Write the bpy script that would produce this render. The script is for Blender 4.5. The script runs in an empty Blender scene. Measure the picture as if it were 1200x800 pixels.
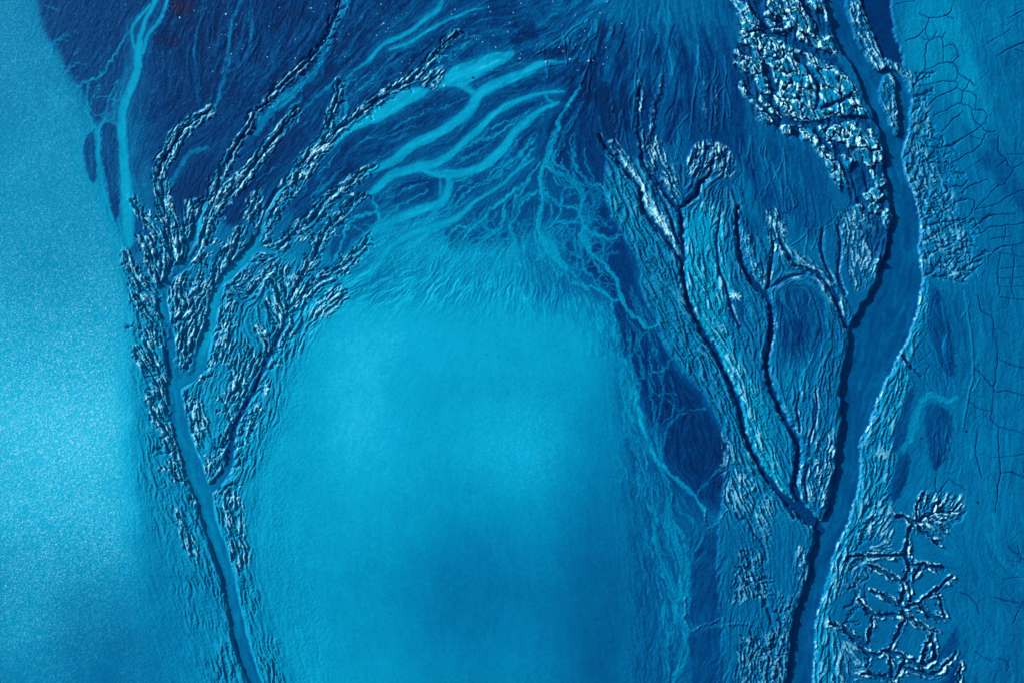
import bpy, math, random
import numpy as np
from mathutils import Vector

# ------------------------------------------------------------------ units
S = 0.2                      # metres per plan unit (plan: x right, y down, 1200 x 800 covers the view)
rng = np.random.default_rng(11)
random.seed(5)
f32 = np.float32

def axis(lo, hi, step, far):
    core = np.arange(lo, hi + step * .5, step)
    out, d, p = [], step, hi
    while p < far:
        d *= 1.16; p += d; out.append(p)
    a, d, p = [], step, lo
    while p > -far:
        d *= 1.16; p -= d; a.append(p)
    return np.array(a[::-1] + list(core) + out, dtype=f32)

STEP = 0.7
gx = axis(-70, 1270, STEP, 60000)
gy = axis(-70, 870, STEP, 60000)
W, H = len(gx), len(gy)
X, Y = np.meshgrid(gx, gy)
FADE = (np.clip(1 - (np.maximum(np.abs(X - 600) - 680, np.abs(Y - 400) - 480)) / 120, 0, 1)).astype(f32)

# ------------------------------------------------------------------ noise
_G = rng.uniform(0, 2 * np.pi, (8, 256, 256))
_GX, _GY = np.cos(_G).astype(f32), np.sin(_G).astype(f32)
def gn(x, y, k=0):
    k = k % 8
    ix = np.floor(x); iy = np.floor(y)
    fx = (x - ix).astype(f32); fy = (y - iy).astype(f32)
    ix = ix.astype(np.int64) & 255; iy = iy.astype(np.int64) & 255
    ix1 = (ix + 1) & 255; iy1 = (iy + 1) & 255
    u = fx * fx * fx * (fx * (fx * 6 - 15) + 10); v = fy * fy * fy * (fy * (fy * 6 - 15) + 10)
    A, B = _GX[k], _GY[k]
    a = A[iy, ix] * fx + B[iy, ix] * fy
    b = A[iy, ix1] * (fx - 1) + B[iy, ix1] * fy
    c = A[iy1, ix] * fx + B[iy1, ix] * (fy - 1)
    d = A[iy1, ix1] * (fx - 1) + B[iy1, ix1] * (fy - 1)
    return ((a + (b - a) * u) * (1 - v) + (c + (d - c) * u) * v) * 1.5
def fbm(x, y, scale, octs=3, k=0, gain=.5):
    r = 0; amp = 1; tot = 0
    for o in range(octs):
        r = r + amp * gn(x / scale * 2 ** o + 17.3 * o + 3.1 * k, y / scale * 2 ** o + 9.7 * o, k + o)
        tot += amp; amp *= gain
    return r / tot
def ss(a, b, x):
    t = np.clip((x - a) / (b - a), 0, 1)
    return t * t * (3 - 2 * t)
def boxblur(a, r):
    def one(a, ax):
        c = np.cumsum(np.concatenate([np.zeros_like(np.take(a, [0], ax)), a], ax).astype(np.float64), ax)
        n = a.shape[ax]
        i1 = np.minimum(np.arange(n) + r + 1, n); i0 = np.maximum(np.arange(n) - r, 0)
        den = (i1 - i0).reshape([-1 if q == ax else 1 for q in (0, 1)])
        return ((np.take(c, i1, ax) - np.take(c, i0, ax)) / den).astype(f32)
    return one(one(a, 0), 1)

# gently wandering coordinates so that no outline is a clean curve
n1 = fbm(X, Y, 34, 3, 0); n2 = fbm(X, Y, 34, 3, 3)
m1 = fbm(X, Y, 7, 2, 1); m2 = fbm(X, Y, 7, 2, 5)
XA, YA = X + 3.0 * n1 + .7 * m1, Y + 3.0 * n2 + .7 * m2          # mild
XB, YB = X + 3.5 * n1 + 3.0 * m1, Y + 3.5 * n2 + 3.0 * m2       # ragged

# ------------------------------------------------------------------ curves
def smooth(p, n=4):
    p = np.array(p, float)
    if len(p) < 3: return p
    q = np.vstack([2 * p[0] - p[1], p, 2 * p[-1] - p[-2]])
    out = []
    for i in range(1, len(q) - 2):
        for t in np.arange(n) / n:
            a, b, c, d = q[i - 1], q[i], q[i + 1], q[i + 2]
            out.append(.5 * (2 * b + (c - a) * t + (2 * a - 5 * b + 4 * c - d) * t * t + (3 * b - 3 * c + d - a) * t ** 3))
    out.append(q[-2])
    return np.array(out)
def win(x0, x1, y0, y1):
    i0, i1 = np.searchsorted(gx, [x0, x1]); j0, j1 = np.searchsorted(gy, [y0, y1])
    return slice(max(j0 - 1, 0), min(j1 + 1, H)), slice(max(i0 - 1, 0), min(i1 + 1, W))
def new(v=1e3): return np.full((H, W), v, f32)
def line(pts, hw, R=22, acc=None, rag=0, jitter=0., n=4):
    """signed distance to a tapering ribbon; pts (x,y), hw number or list"""
    if acc is None: acc = new()
    hws = np.interp(np.linspace(0, 1, len(pts)), np.linspace(0, 1, np.size(hw)), np.atleast_1d(hw))
    P = smooth(np.column_stack([np.array(pts, float), hws]), n)
    if jitter:
        P[1:-1, :2] += rng.normal(0, jitter, (len(P) - 2, 2))
    xs, ys = (XA, YA) if not rag else (XB, YB)
    for a, b in zip(P[:-1], P[1:]):
        r = R + max(a[2], b[2]) + 8
        sl = win(min(a[0], b[0]) - r, max(a[0], b[0]) + r, min(a[1], b[1]) - r, max(a[1], b[1]) + r)
        x, y = xs[sl], ys[sl]
        dx, dy = b[0] - a[0], b[1] - a[1]; L2 = dx * dx + dy * dy + 1e-9
        t = np.clip(((x - a[0]) * dx + (y - a[1]) * dy) / L2, 0, 1)
        d = np.hypot(x - a[0] - t * dx, y - a[1] - t * dy) - (a[2] + (b[2] - a[2]) * t)
        acc[sl] = np.minimum(acc[sl], d)
    return acc
def poly(pts, R=30, rag=0, sm=3):
    p = np.array(pts, float)
    if sm: p = smooth(np.vstack([p, p[:1]]), sm)[:-1]
    acc = new(R)
    sl = win(p[:, 0].min() - R - 8, p[:, 0].max() + R + 8, p[:, 1].min() - R - 8, p[:, 1].max() + R + 8)
    xs, ys = (XA, YA) if not rag else (XB, YB)
    x, y = xs[sl], ys[sl]
    d = np.full(x.shape, float(R), f32); ins = np.zeros(x.shape, bool)
    for a, b in zip(p, np.roll(p, -1, 0)):
        dx, dy = b - a; L2 = dx * dx + dy * dy + 1e-9
        t = np.clip(((x - a[0]) * dx + (y - a[1]) * dy) / L2, 0, 1)
        d = np.minimum(d, np.hypot(x - a[0] - t * dx, y - a[1] - t * dy))
        if a[1] != b[1]:
            ins ^= ((a[1] > y) != (b[1] > y)) & (x < dx * (y - a[1]) / dy + a[0])
    acc[sl] = np.where(ins, -d, d)
    return acc

# ------------------------------------------------------------------ traced plan of the flats
SHORE = [(-40, -900), (10, -300), (28, -90), (34, 0), (45, 38), (63, 55), (68, 75), (85, 100), (95, 118), (100, 140), (98, 160), (97, 178), (104, 215),
         (118, 240), (130, 270), (142, 300), (149, 340), (151, 400), (150, 460), (151, 520), (152, 580), (160, 640), (168, 700), (183, 760), (190, 800), (205, 900), (240, 1100), (300, 1500)]
RIVER = [(955, -400), (960, -60), (968, 0), (975, 20), (978, 45), (988, 60), (1000, 80), (1008, 95), (1018, 120), (1026, 140), (1033, 160), (1036, 180), (1037, 200), (1043, 235),
         (1046, 250), (1042, 275), (1037, 300), (1031, 320), (1020, 345), (1008, 362), (1000, 375), (996, 392), (995, 410), (986, 440), (986, 465), (987, 490), (983, 520),
         (978, 550), (972, 585), (971, 600), (955, 620), (952, 640), (948, 670), (940, 695), (932, 715), (926, 740), (926, 765), (921, 800), (915, 860), (890, 1200),
         (925, 1200), (950, 860), (952, 800), (955, 760), (957, 725), (965, 700), (974, 670), (978, 645), (990, 618), (998, 595), (1006, 570), (1010, 545), (1008, 522), (1019, 495),
         (1031, 465), (1045, 435), (1058, 408), (1064, 395), (1073, 370), (1079, 340), (1080, 315), (1079, 290), (1079, 265), (1074, 240), (1068, 220), (1061, 202), (1059, 185),
         (1060, 170), (1066, 150), (1068, 125), (1064, 105), (1056, 88), (1040, 80), (1028, 84), (1019, 74), (1012, 62), (1006, 50), (1000, 35), (995, 20), (992, 0), (985, -60), (980, -400)]
ISLAND = [(1045, 84), (1037, 88), (1031, 102), (1032, 120), (1042, 142), (1050, 160), (1055, 152), (1051, 122), (1050, 97)]
POOL = [(1008, -60), (1011, 0), (1016, 25), (1026, 45), (1036, 67), (1050, 72), (1058, 74), (1054, 52), (1047, 36), (1043, 0), (1030, -60)]
# left creek trunk and its two big arms: (points, half widths)
TRUNK = [([(345, 900), (299, 800), (282, 750), (272, 700), (259, 650), (242, 600), (237, 578), (220, 530), (206, 480), (204, 445), (199, 405), (194, 380), (190, 345), (201, 323), (219, 305), (230, 270), (240, 240)],
          [8, 7, 8, 7.5, 8, 8.5, 9.5, 10.5, 9, 8, 6, 6, 6, 5.5, 4.5, 4.5, 3]),
         ([(205, 455), (228, 430), (246, 380), (256, 340), (271, 319), (287, 300), (298, 288), (304, 272), (310, 255), (322, 232), (336, 214)], [7, 10, 6, 6, 7.5, 6.5, 5, 3, 2.5, 3, 2]),
         ([(296, 290), (308, 291), (322, 295)], [4, 3, 1.5]),
         ([(240, 578), (250, 570), (268, 545), (270, 522), (280, 490), (292, 465), (307, 435), (320, 407), (333, 380), (336, 370)], [5, 5, 4.5, 3.5, 2.8, 2.5, 2.5, 2.5, 2.2, 2])]
# creeks: name -> points, floor half width, bank width, depth, crumble
CREEKS = [
 # --- left fan
 ('bank', [(245, 130), (225, 145), (210, 160), (197, 178), (187, 198), (188, 216), (191, 230), (196, 255), (201, 285), (203, 305), (195, 325)], [.6, 1.2, 1.6, 2], 7.5, 3.4, 1.0),
 ('bank', [(190, 226), (196, 245), (206, 275), (212, 300)], [.8, 1], 6, 2.6, 1.0),
 ('bank', [(404, -40), (398, 0), (390, 25), (380, 47), (365, 67), (345, 85), (325, 105), (300, 132), (285, 157), (267, 190), (255, 215), (245, 245), (238, 262)], [.4, .6, 1, 1.4, 1.6, 1.6], [.6, .6, .8, 4, 3.2, 5.5, 8.5, 7], 3.0, 1.0),
 ('bank', [(346, 133), (325, 157), (310, 177), (290, 202), (272, 222), (255, 237), (241, 262), (235, 285), (224, 303)], [.7, 1.2, 1.5, 1.5], [6, 8, 8, 7], 3.4, 1.0),
 ('bank', [(398, 95), (394, 118), (387, 140), (382, 160), (362, 182), (345, 212), (325, 240), (312, 262)], [.8, 1, 1.5, 1.6], [4, 6, 8, 9], 3.0, 1.0),
 ('bank', [(154, 234), (167, 252), (182, 266), (192, 285)], [.6, 1.2], 5, 2.6, .8),
 ('bank', [(146, 297), (155, 317), (167, 335), (186, 345)], [.8, 1.5], 6, 2.6, .9),
 ('bank', [(160, 347), (172, 362), (192, 392)], [.6, 1.5], 7, 2.6, .9),
 ('bank', [(536, 37), (515, 57), (500, 75), (485, 91), (475, 97), (450, 112), (425, 131), (400, 150), (384, 162), (367, 186), (350, 205), (330, 232), (318, 255)], [.5, .6, 1, 1.2, 1.6, 1.6], [3, 4, 6, 6, 8, 10, 10], 2.6, .95),
 ('bank', [(440, 194), (420, 207), (400, 222), (380, 240), (365, 257), (350, 270), (328, 289)], [.5, 1, 1.3], [4, 6, 8, 8], 2.8, .8),
 ('bank', [(427, 227), (415, 237), (400, 252), (385, 266), (373, 285), (365, 305), (354, 326), (341, 352), (335, 372)], [.5, 1.2, 1.6, 2], [4, 6, 8, 8], 3.0, .8),
 ('bank', [(432, 280), (415, 300), (395, 317), (372, 331), (355, 346), (337, 365)], [.6, 1.2, 1.6], [5, 8, 9], 2.8, .8),
 ('bank', [(321, 330), (329, 348), (336, 368)], [.6, 1.4], 6, 2.8, .9),
 ('bank', [(333, 315), (336, 340), (338, 362)], [.6, 1.2], 5.5, 2.8, .9),
 ('bank', [(312, 355), (323, 366), (333, 376)], [.6, 1.3], 5, 2.4, .9),
 ('bank', [(300, 385), (310, 395), (318, 408)], [.6, 1.2], 5, 2.4, .9),
 ('bank', [(208, 330), (213, 347), (219, 362), (205, 378)], [.8, 1.5], 6, 2.6, 1.0),
 ('bank', [(238, 335), (226, 350), (220, 364)], [1.5, 2.5], 5, 2.0, .9),
 ('bank', [(222, 372), (214, 395), (210, 425)], [.6, 1.2], 6, 2.6, 1.0),
 ('bank', [(238, 376), (228, 398), (218, 432)], [.6, 1.2], 6, 2.6, 1.0),
 ('bank', [(160, 410), (172, 432), (184, 450), (196, 480)], [.6, 1.4], 6, 2.4, .9),
 ('bank', [(170, 400), (182, 425), (194, 445)], [.6, 1.4], 5, 2.4, .9),
 ('bank', [(176, 470), (186, 492), (196, 510)], [.6, 1.4], 5, 2.0, .9),
 ('bank', [(165, 280), (176, 300), (186, 325)], [.6, 1.3], 6, 2.6, 1.0),
 ('bank', [(178, 278), (186, 300), (192, 322)], [.6, 1.3], 5, 2.6, 1.0),
 ('bank', [(282, 270), (276, 290), (268, 310)], [.6, 1.2], 6, 2.4, .9),
 ('bank', [(268, 292), (258, 310), (250, 335)], [.6, 1.2], 6, 2.4, .9),
 ('bank', [(322, 312), (305, 330), (288, 345), (268, 338)], [.6, 1.2], 6, 2.0, .8),
]
MARSH = [  # right hand creeks: dark clean grooves
 ('creek', [(837, 190), (832, 205), (820, 215), (817, 227), (807, 236), (796, 246), (799, 265), (801, 300), (801, 325), (805, 350), (817, 376), (827, 395), (840, 412), (852, 440), (865, 472), (872, 503), (882, 532), (900, 560), (920, 582), (942, 605), (962, 622)], [.8, 1.4, 1.8, 2, 2.2, 2.4, 2.8, 4], 3.2, 4.0),
 ('creek', [(750, 100), (748, 122), (750, 150), (753, 185), (762, 202), (770, 212), (780, 227), (790, 240), (797, 248)], [.5, .8, 1.2, 1.8], 2.6, 3.2),
 ('creek', [(865, 243), (865, 275), (869, 305), (880, 327), (897, 347), (905, 367), (903, 392), (898, 420), (900, 442), (910, 472), (924, 496), (935, 517), (936, 542), (932, 570), (938, 592), (958, 612)], [1, 2, 2.6, 2.2, 2.2, 2.6, 3], 3.2, 3.8),
 ('creek', [(906, 285), (904, 300), (901, 320), (898, 338)], [.6, 1.2], 3, 3),
 ('creek', [(945, 322), (922, 327), (903, 336)], [.4, .8], 2, 1.6),
 ('creek', [(915, 285), (925, 300), (937, 315), (955, 320), (970, 333), (980, 348), (983, 362), (994, 384)], [.6, 1.2, 1.6, 2], 3, 3.2),
 ('creek', [(703, 160), (716, 180), (731, 198), (747, 216), (750, 232), (757, 250), (772, 267), (785, 283), (798, 302)], [.8, 1.4, 1.6, 1.4], 3.4, 3.8),
 ('creek', [(762, 205), (772, 225), (783, 250), (796, 285)], [.5, 1], 2.6, 2.2),
 ('creek', [(845, 250), (840, 275), (842, 310), (850, 335), (858, 360), (868, 385)], [.5, .8, .8], 2, 1.8),
 ('creek', [(964, 268), (963, 290), (968, 310), (978, 330)], [.5, .8], 2.2, 2),
 ('creek', [(982, 265), (985, 290), (983, 320), (990, 345)], [.5, .8], 2.2, 2),
 ('creek', [(916, 580), (921, 590), (930, 605)], [.8, 1], 2, 2),
 ('creek', [(948, 545), (944, 565), (946, 590)], [.6, 1], 2, 2),
 ('creek', [(936, 460), (934, 480), (938, 505)], [.5, .8], 2, 1.6),
 ('creek', [(957, 455), (958, 480), (950, 510), (948, 535)], [.4, .6], 1.8, 1.4),
 ('creek', [(1058, 417), (1065, 425), (1070, 433), (1079, 441)], [.7, .2, -.2], 1.8, 3.1),
 ('creek', [(862, 600), (866, 609), (874, 606), (884, 625), (894, 640), (899, 655)], [.4, .6], 2, 1.4),
]
NET = [
 [(1082, 577), (1075, 592), (1074, 610), (1066, 622), (1062, 645), (1064, 662), (1060, 682), (1057, 710), (1060, 720)],
 [(1060, 720), (1040, 720), (1024, 720), (1012, 710), (1005, 702)], [(992, 657), (1005, 650), (1030, 652), (1062, 647)],
 [(1020, 660), (1040, 672), (1060, 684)], [(1022, 692), (1040, 700), (1056, 711)],
 [(1064, 662), (1080, 661), (1092, 665), (1106, 667)], [(1080, 662), (1070, 677)], [(1060, 720), (1077, 730), (1097, 740)],
 [(1092, 740), (1086, 760), (1078, 780)], [(1023, 720), (1020, 737), (1017, 757)],
 [(972, 730), (992, 740), (1007, 755), (1022, 765), (1040, 765), (1062, 772), (1078, 780), (1090, 791)],
 [(1059, 724), (1052, 742), (1042, 764)], [(1022, 766), (1015, 780)], [(1042, 766), (1045, 785), (1048, 800), (1045, 820)], [(1063, 773), (1056, 782), (1050, 795)],
 [(1010, 789), (1035, 791), (1047, 796)], [(1060, 784), (1075, 786), (1090, 791), (1105, 783), (1121, 764)], [(1065, 682), (1067, 705)],
 [(1058, 712), (1076, 706), (1096, 692), (1116, 676)], [(1076, 707), (1090, 720), (1106, 726)], [(1100, 697), (1107, 722)],
 [(1050, 604), (1075, 612), (1090, 602), (1119, 601)], [(1095, 588), (1092, 602)], [(1122, 590), (1117, 601)], [(1074, 614), (1086, 626), (1101, 638)], [(1088, 604), (1107, 620)],
 [(1127, 778), (1123, 800)], [(992, 740), (1010, 752), (1017, 757)], [(1078, 781), (1095, 770), (1092, 742)]]
CRACKS = [
 [(1072, 0), (1050, 6)], [(1077, 16), (1090, 21), (1110, 19), (1115, 10)], [(1110, 19), (1117, 24)], [(1090, 21), (1086, 30), (1077, 42), (1062, 49)], [(1086, 30), (1085, 38), (1090, 47), (1077, 43)],
 [(1100, 37), (1088, 52), (1085, 65), (1084, 81), (1077, 86), (1071, 95)], [(1084, 81), (1105, 74), (1117, 74), (1125, 85), (1120, 95)], [(1090, 47), (1097, 45), (1106, 46), (1105, 72)], [(1106, 46), (1109, 38)],
 [(1117, 74), (1124, 66)], [(1107, 55), (1117, 52), (1124, 68)], [(1075, 102), (1100, 97), (1120, 95), (1122, 102), (1100, 115), (1085, 127)], [(1125, 85), (1137, 97), (1145, 101)], [(1137, 97), (1130, 107), (1122, 102)],
 [(1130, 107), (1145, 112), (1144, 127)], [(1130, 107), (1127, 122)], [(1093, 137), (1112, 127), (1127, 122), (1140, 127), (1152, 129), (1157, 135), (1150, 147), (1132, 160), (1107, 176)],
 [(1140, 127), (1141, 140), (1157, 155), (1167, 154)], [(1157, 155), (1152, 165), (1147, 172), (1115, 192), (1100, 199)], [(1136, 161), (1152, 165)], [(1105, 154), (1117, 140), (1130, 130)],
 [(1230, 2), (1200, 12), (1182, 20)], [(1157, 51), (1185, 35)], [(1167, 67), (1197, 52), (1230, 45)], [(1190, 60), (1203, 63)], [(1171, 160), (1170, 177), (1178, 187), (1188, 198), (1200, 190)], [(1180, 181), (1215, 181)],
 [(1191, 162), (1191, 180)], [(1152, 185), (1132, 199)], [(1168, 198), (1180, 188)], [(1187, 200), (1177, 214), (1165, 222), (1142, 247)], [(1122, 227), (1140, 217), (1157, 211)], [(1142, 247), (1165, 240), (1187, 227), (1210, 220)],
 [(1125, 231), (1142, 235), (1140, 247), (1132, 257)], [(1147, 264), (1165, 252), (1190, 251)], [(1150, 274), (1167, 266), (1197, 262), (1215, 262)], [(1162, 282), (1185, 277)], [(1180, 267), (1178, 282)],
 [(1210, 284), (1190, 287), (1172, 292), (1160, 300), (1158, 311)], [(1172, 297), (1200, 300)], [(1172, 315), (1200, 312)], [(1170, 326), (1205, 325)], [(1171, 336), (1205, 336)], [(1172, 350), (1205, 353)], [(1174, 295), (1171, 320), (1172, 345)], [(1188, 285), (1189, 312), (1187, 336)],
 [(1140, 430), (1152, 440), (1165, 453), (1169, 425), (1167, 395)], [(1166, 455), (1162, 482), (1165, 495), (1200, 507)], [(1132, 465), (1145, 477), (1162, 482)], [(1169, 419), (1187, 428), (1210, 430)], [(1145, 505), (1145, 532), (1150, 560)],
 [(1172, 500), (1172, 555), (1167, 600)], [(1165, 536), (1205, 532)], [(1112, 562), (1132, 575)], [(1097, 560), (1100, 577), (1112, 562)], [(1172, 555), (1190, 556), (1205, 562)], [(1165, 458), (1190, 460), (1210, 465)],
 [(1182, 641), (1200, 655), (1215, 668)], [(1215, 690), (1200, 702), (1192, 718), (1187, 731)], [(1165, 700), (1182, 705), (1195, 707)], [(1170, 770), (1182, 777), (1180, 786)], [(1182, 777), (1184, 770)], [(1180, 655), (1200, 658)], [(1175, 678), (1198, 676)], [(1193, 640), (1196, 655)],
 [(1142, 765), (1165, 775)], [(1125, 695), (1140, 700), (1150, 720)], [(1145, 345), (1150, 365), (1163, 372), (1165, 398)], [(1185, 330), (1188, 352)]]
STREAMS = [  # label, points, half width
 ('broad pale stream with a three way split at its top, beside the left shore', [([(186, -60), (182, 0), (171, 22), (164, 45), (161, 65), (160, 85), (152, 107), (144, 132), (144, 160), (146, 190), (149, 215), (150, 250), (150, 285)], [4, 4, 3, 4, 6, 6, 6, 6.5, 6.5, 7, 8, 9, 6]),
   ([(176, 6), (161, 22), (154, 37), (156, 55), (160, 70)], [2.2, 2, 2, 2.5]), ([(198, -10), (190, 20), (175, 38), (167, 62)], [2, 2.5, 2.5])]),
 ('narrow pale stream running between two dark lens shaped mats', [([(137, 144), (123, 143), (116, 155), (115, 175), (117, 205), (124, 235), (132, 258)], [1.2, 1.5, 2.6, 2.8, 2.8, 3, 3])]),
 ('wide pale pool below the crumbly bank, upper middle', 'P1'),
 ('wide pale stream with a blunt dark upper edge, uppermost of the wide ones', 'P2'),
 ('broad stream that curves from the dark fan down to a crumbly creek head, longest of the broad ones', [([(660, 72), (637, 75), (615, 85), (597, 92), (575, 102), (560, 112), (552, 127), (532, 145), (505, 160), (482, 172), (465, 185), (445, 196), (428, 204)], [1.5, 5, 6, 7, 7, 7, 7, 7, 7, 7, 7, 5, 3]), ([(537, 100), (557, 110)], [3.5, 5])]),
 ('stream between two dark banks that widens into a pale basin', [([(660, 108), (637, 110), (615, 115), (600, 121), (582, 132), (565, 147), (550, 162), (532, 177), (515, 189), (490, 197), (480, 199), (460, 205), (442, 220), (430, 228)], [1, 3, 3.5, 4, 4.5, 4.5, 5, 5, 6, 7, 7, 7, 5, 3])]),
 ('stream with dark specks that ends in a rounded bend', [([(655, 121), (630, 132), (610, 147), (600, 158), (585, 180), (565, 195), (545, 202), (522, 205), (507, 203), (494, 198)], [2, 4, 5, 5, 7, 6, 6, 6, 4, 4]), ([(640, 110), (642, 118), (650, 122)], [1.5, 1.5])]),
 ('stream that leaves a tight bend and runs down to a crumbly creek head', [([(524, 206), (525, 220), (515, 237), (495, 245), (477, 252), (457, 262), (440, 271), (432, 284)], [4, 5, 6, 6, 7, 6, 6, 4]), ([(516, 208), (515, 232)], [1.5, 1.5])]),
 ('long stream that opens into the lagoon as a bright plume', [([(625, 185), (605, 200), (592, 215), (572, 227), (557, 237), (535, 255), (515, 262), (495, 270), (482, 275), (465, 285), (452, 296), (445, 310), (430, 320), (408, 330)], [1.5, 2, 2.5, 2, 3, 5, 5, 6, 6, 5, 5, 6, 8, 9]), ([(480, 271), (465, 267), (445, 272), (434, 281)], [2, 2]), ([(432, 291), (450, 295)], [1.5, 2])]),
 ('slender pale stream from the top edge, left of the dark pebbly fan', [([(528, -40), (517, 2), (495, 25), (475, 40), (452, 52), (430, 72), (407, 90), (397, 108)], [4, 3.5, 3.5, 3, 3, 2, 1.6, 1]), ([(565, 10), (532, 20), (512, 30), (492, 42), (475, 52), (458, 58)], [1.5, 2, 2, 2])]),
]
P1 = [(376, 190), (400, 157), (420, 140), (452, 118), (475, 105), (490, 102), (505, 106), (490, 116), (465, 132), (450, 140), (425, 149), (405, 160)]
P2 = [(520, 90), (530, 80), (540, 75), (565, 66), (585, 60), (602, 60), (597, 70), (576, 82), (550, 98), (542, 101), (525, 102), (512, 104)]
RIVULETS = [  # thin pale threads: points, half width, strength
 ([(151, 37), (135, 62), (120, 85), (92, 102)], .8, .8), ([(137, 95), (125, 125), (122, 143)], .8, .6), ([(100, 125), (112, 150)], 1, .7), ([(105, 98), (100, 118), (106, 128)], .7, .6),
 ([(284, -10), (279, 10), (270, 32), (267, 75), (264, 88), (255, 120), (243, 134)], 1.5, .5), ([(296, 0), (292, 50), (282, 72), (268, 85)], 1.1, .4), ([(238, 10), (230, 40), (227, 75), (230, 117)], 1, .3),
 ([(242, 172), (222, 180), (210, 197), (198, 222)], 1.8, .5), ([(562, 42), (550, 47), (530, 62), (507, 74)], .9, .6), ([(416, -20), (406, 0), (394, 25), (384, 48), (368, 82), (349, 102), (332, 118), (312, 136), (300, 156)], [4, 4, 4, 4, 4, 5.5, 6.5, 4, 2], .62),
 ([(395, 95), (367, 117), (345, 140)], 1.8, .4), ([(405, 120), (404, 140)], 1, .7), ([(310, 133), (316, 150)], .8, .5), ([(322, 128), (318, 155)], .8, .5),
 ([(444, 257), (442, 249), (432, 251), (415, 255), (407, 265), (400, 285), (392, 303)], 1.3, .9), ([(435, 234), (442, 244)], 1.1, .8),
 ([(632, 190), (620, 207), (602, 225), (590, 235), (575, 247), (565, 257), (550, 266), (535, 265), (522, 277), (515, 287), (512, 303)], 1.3, .85),
 ([(680, 100), (667, 122), (655, 142), (647, 170), (640, 185), (634, 205), (637, 230), (632, 252), (632, 267), (640, 285), (650, 302), (664, 318)], [1.2, 1.8, 2, 2, 2, 1.8, 1.5], .85),
 ([(630, 226), (620, 230), (610, 241), (607, 252), (597, 265), (600, 277), (605, 287), (600, 300), (610, 312)], .9, .8), ([(602, 225), (605, 238)], .8, .7),
 ([(590, 235), (591, 250), (585, 267), (572, 277), (562, 292), (555, 308)], 1, .8), ([(582, 272), (567, 267), (572, 252)], .9, .7), ([(567, 279), (555, 282), (550, 294)], .9, .7), ([(550, 267), (545, 280), (535, 298)], .9, .7),
 ([(600, 277), (585, 285), (575, 303)], .9, .7), ([(490, 280), (485, 292), (462, 308)], 1, .8), ([(640, 195), (657, 205), (656, 200), (666, 212), (675, 220), (682, 232), (681, 250), (685, 265), (700, 275), (712, 281), (727, 277)], 1.4, .8),
 ([(685, 265), (682, 276), (692, 295), (710, 312), (722, 327), (727, 350), (737, 365), (752, 377), (760, 386), (772, 380)], [1.4, 1.6, 2, 2, 1.6, 1.2], .85), ([(680, 255), (667, 261), (650, 260), (640, 268)], 1.2, .8),
 ([(681, 247), (665, 242), (655, 240), (640, 227)], 1, .75), ([(682, 232), (700, 221), (711, 231)], .9, .6), ([(677, 221), (662, 224), (657, 240), (652, 255), (641, 266)], 1, .7), ([(700, 275), (707, 292), (705, 305), (711, 313)], .9, .7),
 ([(680, 280), (682, 300), (685, 315), (693, 323)], .9, .7), ([(672, 330), (684, 335), (702, 340), (717, 351), (726, 350)], 1.2, .8),
 ([(717, 351), (720, 375), (722, 397), (730, 420), (740, 437), (745, 460), (748, 482), (752, 500), (762, 525), (775, 545), (795, 562), (815, 582), (827, 600)], [1.1, 1.1, 1.2, 1.4, 1.6, 1.4], .75),
 ([(760, 387), (747, 400), (746, 412), (752, 430), (757, 445)], .8, .5), ([(787, 420), (775, 435), (762, 437)], 1.1, .6), ([(776, 438), (776, 462), (770, 492), (769, 520), (775, 543)], .9, .45), ([(802, 478), (782, 502), (776, 525), (776, 543)], .8, .4), ([(786, 440), (787, 462), (793, 480)], .7, .35),
 ([(728, 420), (728, 460), (740, 490), (750, 497)], .8, .5), ([(746, 440), (738, 470), (735, 500), (745, 525)], .7, .35), ([(845, 550), (830, 560), (818, 578)], .9, .45),
 ([(776, 545), (781, 580), (784, 605), (792, 635), (800, 655), (803, 678), (803, 697)], [.8, 1, 1.5, 3, 4, 4], .5), ([(795, 600), (812, 612), (806, 640), (803, 660)], .8, .4), ([(822, 630), (810, 655), (806, 675)], 1.2, .45), ([(762, 560), (765, 600), (772, 650), (782, 672), (788, 697), (792, 730)], [.7, 1.2, 1.4], .45), ([(750, 540), (752, 600), (760, 640), (770, 660)], .8, .35),
 ([(820, 755), (824, 770), (814, 788)], .8, .6), ([(834, 772), (822, 778)], .7, .5), ([(826, 650), (812, 660)], .7, .5), ([(828, 692), (808, 710)], .7, .55), ([(838, 655), (825, 665), (812, 680)], .6, .3),
 ([(1078, 470), (1090, 462), (1105, 467), (1114, 470), (1120, 464)], [3, 3, 1.5], .5), ([(1058, 525), (1068, 510), (1074, 490), (1080, 472)], [3, 4, 5, 3], .4), ([(1136, 250), (1140, 330), (1150, 400), (1140, 470)], 3, .15), ([(1165, 600), (1165, 637), (1180, 662), (1203, 684)], 1.2, .35)]
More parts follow.
